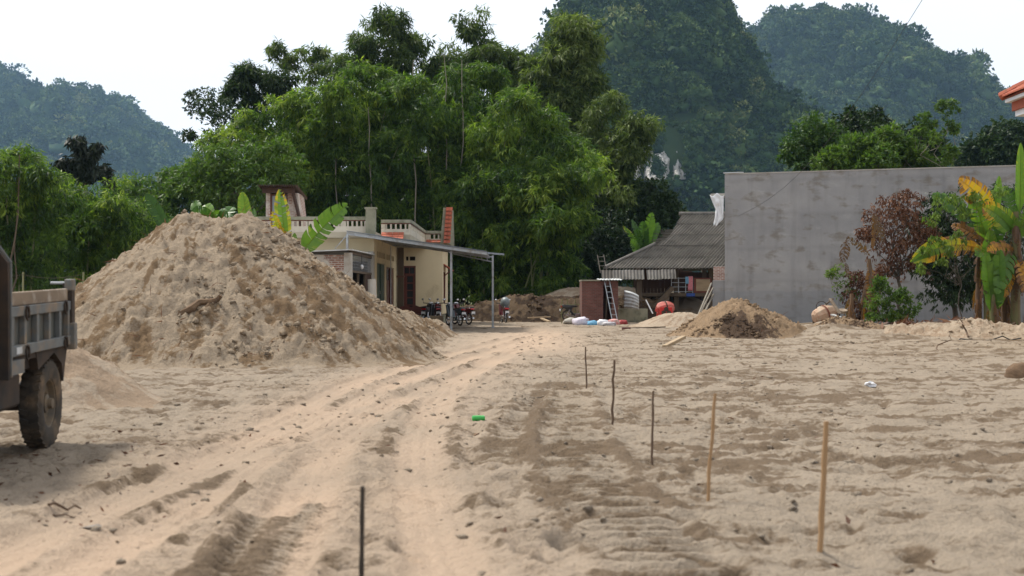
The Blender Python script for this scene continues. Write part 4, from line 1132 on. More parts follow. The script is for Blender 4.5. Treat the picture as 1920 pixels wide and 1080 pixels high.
def lean_to():
    R = thing('brick_lean_to', 'patchy plastered brick lean to with dark mesh front below the metal canopy', 'shed', (-7, 53, 0))
    wb(MB().bx(-8.8, -5.78, 49.0, 49.2, -.1, 2.85).bx(-8.8, -8.6, 49.2, 57.5, -.1, 2.85), 'wall', 'brick_plaster', R)
    wb(MB().bx(-5.79, -5.56, 48.98, 49.6, -.1, 2.92), 'corner_post', 'plaster', R)
    wb(MB().bx(-5.79, -5.56, 57.0, 57.55, -.1, 3.2), 'corner_post', 'plaster', R)
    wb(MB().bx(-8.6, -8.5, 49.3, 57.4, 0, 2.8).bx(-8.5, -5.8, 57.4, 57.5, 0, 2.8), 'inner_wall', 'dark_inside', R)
    wb(MB().bx(-5.70, -5.62, 49.6, 57.0, 2.26, 2.34).bx(-5.70, -5.62, 49.6, 57.0, 2.90, 3.0), 'transom', 'old_wood', R)
    for y in (50.1, 52.2, 54.6): wb(MB().bx(-5.70, -5.62, y, y + .09, 0, 2.26), 'door_post', 'old_wood', R)
    m = MB()
    for k in range(46): m.bx(-5.665, -5.655, 49.7 + k * .16, 49.708 + k * .16, 2.34, 2.90)
    for z in (2.45, 2.56, 2.67, 2.78): m.bx(-5.668, -5.652, 49.6, 57.0, z, z + .008)
    tag(wb(m, 'wire_mesh', 'galv', R), kind='stuff')
    d = wb(MB().bx(-5.69, -5.63, 54.7, 56.95, .1, 2.25), 'door', 'dark_wood', R)
    wb(MB().hexa([(-8.9, 48.7, 2.86), (-5.5, 48.7, 3.0), (-5.5, 57.2, 3.06), (-8.9, 57.2, 2.92)], [(-8.9, 48.7, 2.90), (-5.5, 48.7, 3.04), (-5.5, 57.2, 3.10), (-8.9, 57.2, 2.96)]), 'roof_sheet', 'white_sheet', R)
    b = MB().sphere((0, 0, 0), (.07, .07, .09), 10, 7); o = wb(b, 'bulb', 'white_plastic', R); o.location = Vector(off(R)) + Vector((-5.6, 53.0, 2.5))
    sub(MB().tube([(0, 0, .08), (0, 0, .45)], .012, 5), 'flex', 'black_plastic', o)
lean_to()

def canopy():
    R = thing('metal_canopy', 'grey sheet metal canopy on thin steel posts beside the cream house', 'canopy', (-3.8, 58, 0))
    xl, xr = gx(650, 56.5), gx(913, 56.5)
    zl, zr = gz(434, 56.5), gz(472, 56.5)
    z = lambda x: zl + (zr - zl) * (x - xl) / (xr - xl)
    n = 9
    for k in range(n):
        x0, x1 = xl + (xr - xl) * k / n, xl + (xr - xl) * (k + 1) / n - .012
        yb = 56.9 if x0 < -5.6 else 66.0
        wb(MB().hexa([(x0, 56.4, z(x0)), (x1, 56.4, z(x1)), (x1, yb, z(x1) + .02), (x0, yb, z(x0) + .02)], [(x0, 56.4, z(x0) + .03), (x1, 56.4, z(x1) + .03), (x1, yb, z(x1) + .05), (x0, yb, z(x0) + .05)]), 'roof_sheet', 'sheet_dark', R)
    wb(MB().bar((xl, 56.5, zl - .07), (xr, 56.5, zr - .07), .06, .12), 'front_beam', 'galv', R)
    wb(MB().bar((-5.5, 65.6, z(-5.5) - .07), (gx(945, 63.5), 63.5, gz(477, 63.5)), .06, .08), 'rear_beam', 'galv', R)
    for y in (58.5, 61, 63.5): wb(MB().bar((-5.5, y, z(-5.5) - .05), (xr, y, zr - .05), .05, .08), 'purlin', 'galv', R)
    for x, y, zt, nm in ((gx(651, 56.5), 56.5, zl - .12, 0), (gx(846, 57), 57.0, gz(462, 57), 0), (gx(924, 63.5), 63.5, gz(479, 63.5), 0)):
        p = wb(MB().bx(x - .045, x + .045, y - .045, y + .045, -.1, zt), 'post', 'galv', R)
        sub(MB().bx(x - .09, x + .09, y - .09, y + .09, -.02, .03), 'foot_plate', 'galv', p)
    # small truss between the right posts
    a, b = Vector((gx(850, 63.5), 63.5, gz(476, 63.5))), Vector((gx(924, 63.5), 63.5, gz(491, 63.5)))
    t = MB().bar(a, b, .04, .05)
    a2, b2 = a + Vector((0, 0, .10)), Vector((gx(924, 63.5), 63.5, gz(482, 63.5)))
    t.bar(a2, b2, .04, .05)
    for k in range(8):
        f = k / 7; p, q = a.lerp(b, f), a2.lerp(b2, f); t.bar(p, q, .03, .03)
    wb(t, 'truss', 'galv', R)
    wb(MB().bar((xl + .05, 56.5, zl - .1), (gx(628, 56.5), 56.5, gz(466, 56.5)), .03, .03), 'brace', 'galv', R)
canopy()

# things by the doorway
def porch_things():
    R = thing('wooden_bench', 'dark red brown carved wooden bench below the glazed door', 'bench', (-4.6, 67.6, .1))
    MB().box((0, 0, .42), (1.5, .5, .07)).build('seat', M['door_wood'], R, bevel=.01)
    MB().prism([(-.75, .45), (.75, .45), (.75, .78), (.5, .84), (.2, .78), (0, .86), (-.2, .78), (-.5, .84), (-.75, .78)], lambda u, v: (u, .22, v), lambda u, v: (u, .28, v)).build('backrest', M['door_wood'], R)
    for x in (-.68, .68):
        for y in (-.2, .2): MB().box((x, y, .15), (.09, .09, .52)).build('leg', M['door_wood'], R)
    o = MB().box((0, 0, .18), (.95, .5, .36)).build('wooden_crate', M['raw_wood'], None, loc=(-3.7, 66.3, .12), bevel=.015)
    tag(o, 'plain orange brown box at the foot of the red brown bench', 'box'); o.rotation_euler = (0, 0, .2)
    b = MB(); b.tube([(0, 0, 0), (.02, 0, .5), (.05, .02, 1.15)], [.17, .155, .15], 14)
    o = b.build('concrete_pipe', M['plaster'], None, smooth=True, loc=(gx(699, 50), 50, gz(585, 50)))
    o.rotation_euler = (0, -.08, 0)
    tag(o, 'grey stub of pipe standing before the dark lean to door', 'pipe')
porch_things()

# ------------------------------------------------------------------ corrugated sheets
def corr_sheet(Pf, u0, u1, v0, v1, pitch, amp, nv=2, clampf=None, thick=.012, sub_=4):
    """Pf(u, v) -> point and unit normal; ridges run along v"""
    n = max(2, int(round((u1 - u0) / pitch * sub_)))
    mb = MB(); V = []; Fq = []
    for i in range(n + 1):
        for j in range(nv):
            v = v0 + (v1 - v0) * j / (nv - 1)
            u = u0 + (u1 - u0) * i / n
            ph = u / pitch * 2 * math.pi
            if clampf: u = max(u, clampf(v))
            p, nn = Pf(u, v)
            V.append(p + nn * (amp * math.cos(ph))); V.append(p + nn * (amp * math.cos(ph) - thick))
    k = 2 * nv
    for i in range(n):
        for j in range(nv - 1):
            a = i * k + 2 * j
            Fq.append((a, a + k, a + k + 2, a + 2)); Fq.append((a + 1, a + 3, a + k + 3, a + k + 1))
        Fq.append((i * k, i * k + 1, (i + 1) * k + 1, (i + 1) * k)); e = 2 * (nv - 1)
        Fq.append((i * k + e, (i + 1) * k + e, (i + 1) * k + e + 1, i * k + e + 1))
    return mb.add(V, Fq)

def stilt_house():
    R = thing('stilt_house', 'old timber stilt house under a grey corrugated roof beside the grey wall', 'house', (9.5, 80, 0))
    ze, zr, Ye, Yr = 2.93, 6.16, 77.5, 83.0
    sl = Vector((0, Yr - Ye, zr - ze)); Ls = sl.length; sv = sl / Ls; nn = Vector((0, -sv.z, sv.y))
    def Pf(u, v): return Vector((u, Ye, ze)) + sv * v, nn
    def x_at(px, v):                      # world x on the slope at height v for an outline pixel
        return (px - 960) / F * (Ye + sv.y * v)
    def v_at(py):
        # solve EYE-(py-551)/F*D = ze + sv.z v, D = Ye + sv.y v
        k = (py - 551) / F
        return (EYE - ze - k * Ye) / (sv.z + k * sv.y)
    outl = [(v_at(400), x_at(1280, v_at(400))), (v_at(445), x_at(1255, v_at(445))), (v_at(470), x_at(1203, v_at(470))), (v_at(495), x_at(1149, v_at(495))), (v_at(505), x_at(1128, v_at(505)))]
    ov = [o[0] for o in outl][::-1]; ox = [o[1] for o in outl][::-1]
    left = lambda v: float(np.interp(v, ov, ox))
    rowsv = [-.05, v_at(482), v_at(460), v_at(440), v_at(420), Ls]
    r = random.Random(4)
    for i in range(5):
        v0, v1 = rowsv[i] - .06, rowsv[i + 1] + .05
        u = min(left(v0) - .55 * v0, left(v1) - .55 * v1) - .05
        lift = .03 * (i + 0)
        while u + .55 * v0 < 14.4:
            ue = u + .92
            if True:
                mat = 'fibro'
                dz = r.uniform(-.012, .012)
                def Pq(a, b, dz=dz, v0=v0):
                    p, n_ = Pf(max(a + .55 * b, left(b)), b); return p + n_ * (.035 * (v1 - b) / (v1 - v0) + dz), n_
                mb = corr_sheet(Pq, u, ue, v0, v1, .178, .040, 4)
                wb(mb, 'roofing_sheet', mat, R, smooth=True)
            u = ue - .03
    # far slope so the roof is whole
    wb(MB().hexa([(9.8, Yr, zr - .05), (14.6, Yr, zr - .05), (14.6, Yr + 5.5, ze), (10.6, Yr + 5.5, ze)], [(9.8, Yr, zr), (14.6, Yr, zr), (14.6, Yr + 5.5, ze + .05), (10.6, Yr + 5.5, ze + .05)]), 'rear_slope', 'fibro', R)
    pass
    wb(MB().tube([(9.75, Yr, zr + .02), (14.6, Yr, zr + .02)], .11, 8), 'ridge_cap', 'fibro_light', R, smooth=True)
    pts = [Vector((left(v), 0, 0)) + Pf(0, v)[0] + nn * .04 for v in np.linspace(0, Ls * .42, 6)]
    wb(MB().tube(pts, .09, 7), 'hip_cap', 'fibro_light', R, smooth=True)
    # broken apron sheets below the eave
    av = Vector((0, -.62, -.62)).normalized(); an = Vector((0, -av.z * -1, .7)).normalized()
    an = Vector((0, -.7, .7))
    def apron(px0, px1, n, drop=.0, mat='fibro_light'):
        x0, x1 = gx(px0, 77), gx(px1, 77)
        for k in range(n):
            u0 = x0 + (x1 - x0) * k / n; u1 = x0 + (x1 - x0) * (k + 1) / n - .01
            dd = drop + r.uniform(-.02, .02)
            Pa = lambda a, b, dd=dd: (Vector((a, 77.35, 2.80 - dd)) + Vector((0, -.42, -.55)).normalized() * b, Vector((0, -.79, .61)))
            wb(corr_sheet(Pa, u0, u1, 0, .66, .178, .030, 3), 'apron_sheet', mat, R, smooth=True)
    apron(1128, 1150, 1, 0, 'fibro'); apron(1150, 1209, 3); apron(1213, 1268, 2, -.02)
    # frame and floor
    fz = 1.50
    for px_, Y, z1 in ((1199, 77.6, 2.7), (1250, 77.6, 1.5), (1268, 78.4, 2.9), (1333, 78.4, 2.9), (1210, 82.5, 2.9), (1268, 82.5, 2.9), (1320, 82.5, 2.9), (1150, 78.6, 2.7)):
        wb(MB().bx(gx(px_, Y) - .13, gx(px_, Y) + .13, Y - .13, Y + .13, -.1, z1), 'post', 'old_wood', R)
    wb(MB().bx(gx(1200, 78), gx(1345, 78), 77.95, 78.15, 1.36, 1.54), 'floor_beam', 'old_wood', R)
    wb(MB().bx(gx(1205, 78), gx(1345, 78), 78.15, 85, 1.44, 1.52), 'floor', 'dark_wood', R)
    x0, x1 = gx(1200, 78.6), gx(1259, 78.6); n = 9
    for k in range(n):
        a = x0 + (x1 - x0) * k / n
        wb(MB().bx(a + .008, a + (x1 - x0) / n - .008, 78.58 + r.uniform(0, .03), 78.64, 1.55, 2.95), 'wall_board', 'dark_wood', R)
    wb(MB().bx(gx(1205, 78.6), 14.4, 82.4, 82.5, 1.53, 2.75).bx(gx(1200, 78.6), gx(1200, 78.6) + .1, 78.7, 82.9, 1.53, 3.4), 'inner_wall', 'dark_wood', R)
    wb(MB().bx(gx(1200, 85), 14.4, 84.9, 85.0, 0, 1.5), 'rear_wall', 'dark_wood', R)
    # verandah rail
    a, b = gx(1259, 78), gx(1299, 78)
    rl = MB()
    for z in (1.62, 1.88, 2.12, 2.36): rl.bx(a, b, 77.985, 78.015, z - .015, z + .015)
    for k in range(4):
        x = a + (b - a) * k / 3; rl.bx(x - .02, x + .02, 77.98, 78.02, 1.54, 2.40)
    wb(rl, 'railing', 'galv', R)
    p = wb(MB().bx(gx(1301, 78), gx(1334, 78), 77.96, 78.02, 1.56, 2.38), 'verandah_panel', 'door_wood', R)
    sub(MB().bx(gx(1305, 78), gx(1331, 78), 77.93, 77.955, 1.66, 2.30), 'panel', 'raw_wood', p)
    # stair
    s0, s1 = Vector((gx(1203, 77), 77.0, .05)), Vector((gx(1262, 77.6), 77.6, 1.5 + .35))
    st = wb(MB().bar(s0, s1, .06, .24), 'stair_stringer', 'old_wood', R)
    s2 = MB().bar(s0 + Vector((0, .75, 0)), s1 + Vector((0, .75, 0)), .06, .24)
    wb(s2, 'stair_stringer', 'old_wood', R)
    for k in range(7):
        c = s0.lerp(s1, (k + .7) / 7.4) + Vector((0, .38, 0)); sub(MB().box(c, (.26, .74, .04)), 'tread', 'old_wood', st)
stilt_house()

def outhouse():
    R = thing('brick_outhouse', 'small dark red brick outhouse with an open doorway and leaning ladder', 'outhouse', (4.4, 72, 0))
    x = lambda p: gx(p, 72)
    top = gz(527, 72)
    wb(MB().bx(x(1091), x(1131), 72, 72.2, -.1, top).bx(x(1147), x(1159), 72.0, 72.2, -.1, top).bx(x(1131), x(1147), 72.003, 72.197, 1.95, top).bx(x(1091), x(1091) + .2, 72.2, 74.2, -.1, top).bx(x(1159) - .2, x(1159), 72.2, 74.2, -.1, top).bx(x(1091), x(1159), 74.2, 74.4, -.1, top), 'wall', 'brick_red', R)
    wb(MB().bar((x(1136), 72.3, 0), (x(1139), 72.3, 1.95), .05, .3, (0, 1, 0)), 'door_board', 'old_wood', R)
    Pf = lambda u, v: (Vector((u, 71.6 + v, top + .06 + .03 * v)), Vector((0, 0, 1)))
    for k in range(2): wb(corr_sheet(Pf, x(1123) + k * .58, x(1123) + k * .58 + .57, 0, 2.9, .15, .018, 2), 'roof_sheet', 'white_sheet', R, smooth=True)
    wb(MB().bx(x(1090), x(1125), 71.9, 74.5, top, top + .07), 'roof_slab', 'mossy', R)
outhouse()

def ladder(label, a, b, w, n, mat):
    a, b = Vector(a), Vector(b)
    R = thing('ladder', label, 'ladder', a)
    d = b - a; s = Vector((1, 0, 0)) * (w / 2)
    for q in (-1, 1): MB().bar(s * q, d + s * q, .045, .06, (0, 1, 0)).build('rail', M[mat], R)
    for k in range(n):
        p = d * ((k + .6) / n); MB().bar(p - s, p + s, .035, .035).build('rung', M[mat], R)
ladder('light metal ladder leaning on the dark red brick outhouse', (gx(1154, 71.0), 71.0, 0), (gx(1137, 71.9), 71.9, gz(522, 71.9)), .26, 8, 'galv')
ladder('short pale ladder top showing above the left end of the corrugated roof', (gx(1132, 79.5), 79.5, gz(512, 79.5)), (gx(1126, 80), 80, gz(478, 80)), .36, 4, 'bark_pale')

def clothes():
    r = np.random.default_rng(2)
    for k, (px0, px1, y0, y1, c, nm) in enumerate(((1285, 1292, 519, 532, (0.12, 0.25, 0.36), 'pale blue cloth hanging on the stilt house railing'), (1290, 1299, 518, 545, (0.48, 0.15, 0.17), 'pink patterned cloth hanging on the stilt house railing'), (1287, 1303, 550, 556, (0.03, 0.06, 0.2), 'dark blue cloth under the stilt house floor edge'))):
        U, V = np.meshgrid(np.linspace(0, 1, 9), np.linspace(0, 1, 9))
        X = gx(px0 + (px1 - px0) * U, 77.9); Z = gz(y0 + (y1 - y0) * V, 77.9); Y = 77.88 + .035 * np.sin(U * 14 + k) * V
        P = np.stack([X, Y, Z], -1).reshape(-1, 3); c0 = P.mean(0)
        I_ = np.arange(81).reshape(9, 9)
        mt = simple('cloth_%d' % k, c, tuple(min(.6, v * 1.6) for v in c), 14, .9)
        o = np_mesh('hanging_cloth', P - c0, mat=mt, smooth=True, quads=np.stack([I_[:-1, :-1], I_[:-1, 1:], I_[1:, 1:], I_[1:, :-1]], -1).reshape(-1, 4), loc=tuple(c0))
        md = o.modifiers.new('thickness', 'SOLIDIFY'); md.thickness = .012
        tag(o, nm, 'cloth')
clothes()

# ------------------------------------------------------------------ grey rendered wall
def render_mat():
    m, nt, b = new_mat('grey_cement_render')
    t = nt.nodes.new('ShaderNodeTexCoord'); sp = nt.nodes.new('ShaderNodeSeparateXYZ'); nt.links.new(t.outputs['Object'], sp.inputs[0])
    n1, n2, n3 = noise(nt, .55, 6, .6), noise(nt, 1.0, 3, .55, stretch=(1, 1, 2.0)), noise(nt, 14, 4, .6)
    c = ramp(nt, n1, [(.3, (.330, .323, .318)), (.7, (.235, .233, .236))])
    tan = ramp(nt, n2, [(.54, (0, 0, 0)), (.65, (.68, .68, .68))])
    c = mixc(nt, tan, c, (.178, .155, .128))
    pl = ramp(nt, noise(nt, .9, 6, .65, stretch=(1, 1, 2.2)), [(.56, (0, 0, 0)), (.68, (.6, .6, .6))])
    c = mixc(nt, pl, c, (.36, .355, .35))
    # courses of render put on one lift at a time
    z = math_n(nt, 'ADD', sp.outputs['Z'], math_n(nt, 'MULTIPLY', n1, .8))
    fr = math_n(nt, 'ABSOLUTE', math_n(nt, 'SUBTRACT', math_n(nt, 'FRACT', math_n(nt, 'DIVIDE', z, 1.65)), .5))
    ln = ramp(nt, fr, [(0, (.90, .90, .90)), (.10, (1, 1, 1))])
    c = mixc(nt, 1.0, c, ln, 'MULTIPLY')
    low = ramp(nt, z, [(.0, (1, 1, 1)), (.235, (1, 1, 1)), (.245, (0, 0, 0))])
    zz = math_n(nt, 'DIVIDE', z, 8.5); nt.links.new(zz, low.node.inputs['Fac'])
    c = mixc(nt, math_n(nt, 'MULTIPLY', low, .55), c, (.215, .222, .236))
    st = ramp(nt, noise(nt, 1.0, 5, .6, stretch=(2.5, 2.5, .25)), [(.5, (1, 1, 1)), (.75, (.82, .82, .82))])
    c = mixc(nt, 1.0, c, st, 'MULTIPLY')
    nt.links.new(c, b.inputs['Base Color']); b.inputs['Roughness'].default_value = .95; b.inputs['Specular IOR Level'].default_value = .1
    bump(nt, b, math_n(nt, 'ADD', n3, n2), .25, .02)
    return m
M['render'] = render_mat()
def grey_building():
    A, B = Vector((gx(1359, 70), 70, 0)), Vector((gx(1935, 65.2), 65.2, 0))
    ang = math.atan2(B.y - A.y, B.x - A.x); L = (B - A).length
    H = gz(327, 70)
    R = thing('grey_building', 'tall windowless building with a mottled grey cement wall', 'building', A, ang)
    MB().bx(0, L, 0, .22, -.3, H).bx(0, .22, .22, 6, -.3, H).bx(L - .22, L, .22, 6, -.3, H).bx(.22, L - .22, 5.8, 6, -.3, H).build('wall', M['render'], R)
    MB().bx(.03, L + .02, -.03, 6.02, H, H + .05).build('roof_edge', M['plaster'], R)
    MB().bx(-.06, .9, -.06, .2, H + .05, H + .10).build('top_board', M['white_sheet'], R)
    # lower stub of wall with bare brick above
    MB().bx(-.66, -.003, .25, .5, -.3, gz(526, 71)).build('stub_wall', M['render'], R)
    MB().bx(-.62, -.003, .27, .48, gz(526, 71), gz(500, 71)).build('brick_stub', M['brick_white'], R)
    # projecting slab
    MB().bx(-.72, -.003, .1, 1.3, gz(368, 70), gz(362, 70)).build('projecting_slab', M['plaster'], R)
    return R
grey_building()
def tarp():
    r = np.random.default_rng(4)
    n, m_ = 12, 18
    U, V = np.meshgrid(np.linspace(0, 1, n), np.linspace(0, 1, m_))
    lp = np.interp(V, [0, .25, .5, .75, 1], [1331, 1336, 1342, 1341, 1338]); rp = np.interp(V, [0, .4, .8, 1], [1357, 1357, 1356, 1343])
    PX = lp + (rp - lp) * U; PY = 365 + V * 56 + 3 * np.sin(U * 9)
    D = 69.85 + .12 * fbm(U * 7, V * 7, 3, 3) - .12 * U
    P = np.stack([gx(PX, D), D, gz(PY, D)], -1).reshape(-1, 3); c0 = P.mean(0)
    I_ = np.arange(n * m_).reshape(m_, n)
    o = np_mesh('tarpaulin', P - c0, mat=M['white_plastic'], smooth=True, quads=np.stack([I_[:-1, :-1], I_[:-1, 1:], I_[1:, 1:], I_[1:, :-1]], -1).reshape(-1, 4), loc=tuple(c0))
    o.modifiers.new('thickness', 'SOLIDIFY').thickness = .015
    tag(o, 'ragged white plastic sheet hanging at the left edge of the grey wall', 'plastic sheet')
tarp()

# ------------------------------------------------------------------ red roofed house at the right edge (only its eave corner is in view)
def red_roof_house():
    R = thing('red_roof_house', 'eave corner of a red tiled roof at the right edge of the picture', 'house', (20, 40, 0))
    c = at(1880, 184, 45); x0, z0 = c.x, c.z
    wb(MB().bx(x0 + .75, 24.5, 35.8, 44.25, -.2, z0 - .35), 'wall', 'cream', R)
    wb(MB().bx(x0 + .30, 25, 35.3, 44.7, z0 - .62, z0 - .44), 'cornice', 'white_plastic', R)
    wb(MB().bx(x0 + .22, 25, 35.2, 44.78, z0 - .44, z0 - .16), 'frieze', 'red_tile', R)
    wb(MB().bx(x0 + .06, 25.1, 35.1, 44.94, z0 - .16, z0 - .05), 'fascia', 'white_plastic', R)
    rh = 2.6; hx = 4.4
    wb(MB().add([(x0, 35, z0 - .04), (25.2, 35, z0 - .04), (25.2, 45, z0 - .04), (x0, 45, z0 - .04), (x0 + hx, 40, z0 + rh), (21, 40, z0 + rh)], [(0, 1, 5, 4), (1, 2, 5), (2, 3, 4, 5), (3, 0, 4), (3, 2, 1, 0)]), 'roof_deck', 'red_tile', R)
    # tiles on the side toward us: columns run up the slope
    sl = Vector((hx, 0, rh + .04)); Ls = sl.length; sl.normalize()
    me = None
    for i in range(38):
        y = 45 - .13 - i * .262
        vmax = min(Ls, (5 - abs(y - 40)) / 5 * Ls)
        k = 0
        while k * .34 < vmax and k < 14:
            base = Vector((x0 - .06, y, z0)) + sl * (k * .34)
            if me is None:
                mb = MB(); pr = [(math.cos(a), math.sin(a)) for a in np.linspace(0, math.pi, 6)]
                lo = [Vector((0, .125 * c_, .02 + .07 * s_)) for c_, s_ in pr]; hi = [p + sl * .37 + Vector((0, 0, -.02)) for p in lo]
                mb.add(lo + hi, [(j, j + 1, j + 7, j + 6) for j in range(5)] + [tuple(range(5, -1, -1)), tuple(range(6, 12)), (0, 6, 11, 5)])
                o = mb.build('roof_tile', M['red_tile'], R); me = o.data
            else:
                o = bpy.data.objects.new('roof_tile', me); col.objects.link(o); o.parent = R
            o.location = base - Vector(R.location); k += 1
    a, b = Vector((x0 - .03, 45.03, z0 + .06)), Vector((x0 + hx, 40, z0 + rh + .08))
    n = 15
    for k in range(n):
        p, q = a.lerp(b, k / n), a.lerp(b, (k + 1.12) / n)
        wb(MB().tube([p, q], [.15, .12], 8), 'hip_tile', 'red_tile', R, smooth=True)
red_roof_house()

def back_roof():
    R = thing('shingle_roof_house', 'mossy dark shingle roof end showing behind the corrugated roof', 'house', (9.2, 95, 0))
    x0, x1 = gx(1226, 93) - 9.2, gx(1300, 93) - 9.2
    MB().hexa([(x0 + .3, -1.5, 0), (x1, -1.5, 0), (x1, 2, 0), (x0 + .3, 2, 0)], [(x0 + .3, -1.5, 4.2), (x1, -1.5, 4.2), (x1, 2, 4.2), (x0 + .3, 2, 4.2)]).build('wall', M['dark_wood'], R)
    for i in range(6):
        y0, y1 = -2.2 + i * .42, -2.2 + (i + 1) * .42 + .08
        za, zb = gz(452, 93) - 9.0 * 0 + i * .20 - .35, gz(452, 93) + (i + 1) * .20 - .35
        MB().hexa([(x0, y0, za), (x1, y0, za), (x1, y1, zb), (x0, y1, zb)], [(x0, y0, za + .06), (x1, y0, za + .06), (x1, y1, zb + .03), (x0, y1, zb + .03)]).build('shingle_course', M['mossy_roof'], R)
M['mossy_roof'] = simple('mossy_shingle', (0.10, 0.085, 0.066), (0.055, 0.05, 0.036), 5, .95, bmp=.6, bscale=12)
back_roof()

# ------------------------------------------------------------------ dump truck
M['truck_blue'] = simple('worn_blue_grey_paint', (0.052, 0.058, 0.053), (0.09, 0.094, 0.084), 5, 0.6, dirt=(0.11, 0.072, 0.045), dscale=3.5, dlo=.50, dhi=.72)
M['truck_pale'] = simple('dusty_pale_paint', (0.135, 0.145, 0.145), (0.095, 0.10, 0.10), 7, 0.65, dirt=(0.21, 0.15, 0.095), dscale=4, dlo=.48, dhi=.7)
M['truck_dark'] = simple('dark_rusty_steel', (0.022, 0.020, 0.019), (0.06, 0.038, 0.024), 5, 0.8)
M['tyre'] = simple('muddy_tyre', (0.028, 0.026, 0.024), (0.070, 0.054, 0.038), 5, 0.9, dirt=(0.20, 0.135, 0.08), dscale=4, dlo=.5, dhi=.8)
M['rim'] = simple('muddy_steel_rim', (0.085, 0.075, 0.062), (0.16, 0.115, 0.07), 9, 0.75)
M['board'] = simple('pale_sideboard', (0.24, 0.18, 0.125), (0.15, 0.112, 0.078), 4, 0.85, stretch=(1, .25, 1), dirt=(0.36, 0.32, 0.27), dscale=5)

def truck_wheel(R, x, y, side):
    W = bpy.data.objects.new('wheel', None); col.objects.link(W); W.parent = R; W.location = (x, y, .432)
    A = Matrix.Rotation(math.radians(90) * side, 4, 'Y')
    t = MB()
    prof = [(.235, -.085), (.27, -.10), (.34, -.108), (.395, -.102), (.422, -.085), (.428, -.04), (.428, .04), (.422, .085), (.395, .102), (.34, .108), (.27, .10), (.235, .085)]
    t.lathe(prof, 48, A, cap=False)
    o = t.build('tyre', M['tyre'], W, smooth=True)
    lug = MB()
    for k in range(30):
        a = 2 * math.pi * k / 30
        for s in (-1, 1):
            q = A @ Matrix.Rotation(a + (.1 if s > 0 else 0), 4, 'Z') @ Matrix.Translation((.424, 0, s * .05)) @ Matrix.Rotation(.35 * s, 4, 'X')
            vs = [q @ Vector((dx, dy, dz)) for dx in (-.012, .012) for dy in (-.024, .024) for dz in (-.042, .042)]
            lug.add(vs, [(0, 1, 3, 2), (4, 6, 7, 5), (0, 4, 5, 1), (2, 3, 7, 6), (0, 2, 6, 4), (1, 5, 7, 3)])
    tag(lug.build('tread_lugs', M['tyre'], W), kind='stuff')
    MB().lathe([(.238, .080), (.225, .072), (.21, .02), (.14, -.005), (.10, .0), (.0005, .0)], 32, A, cap=False).build('rim', M['rim'], W, smooth=True)
    MB().lathe([(.095, .0), (.09, .06), (.055, .075), (.05, .115), (.0005, .12)], 20, A, cap=False).build('hub', M['rim'], W, smooth=True)
    for k in range(6):
        a = k * math.pi / 3
        MB().lathe([(.014, -.004), (.014, .03)], 6, A @ Matrix.Rotation(a, 4, 'Z') @ Matrix.Translation((.155, 0, 0))).build('wheel_nut', M['rim'], W)

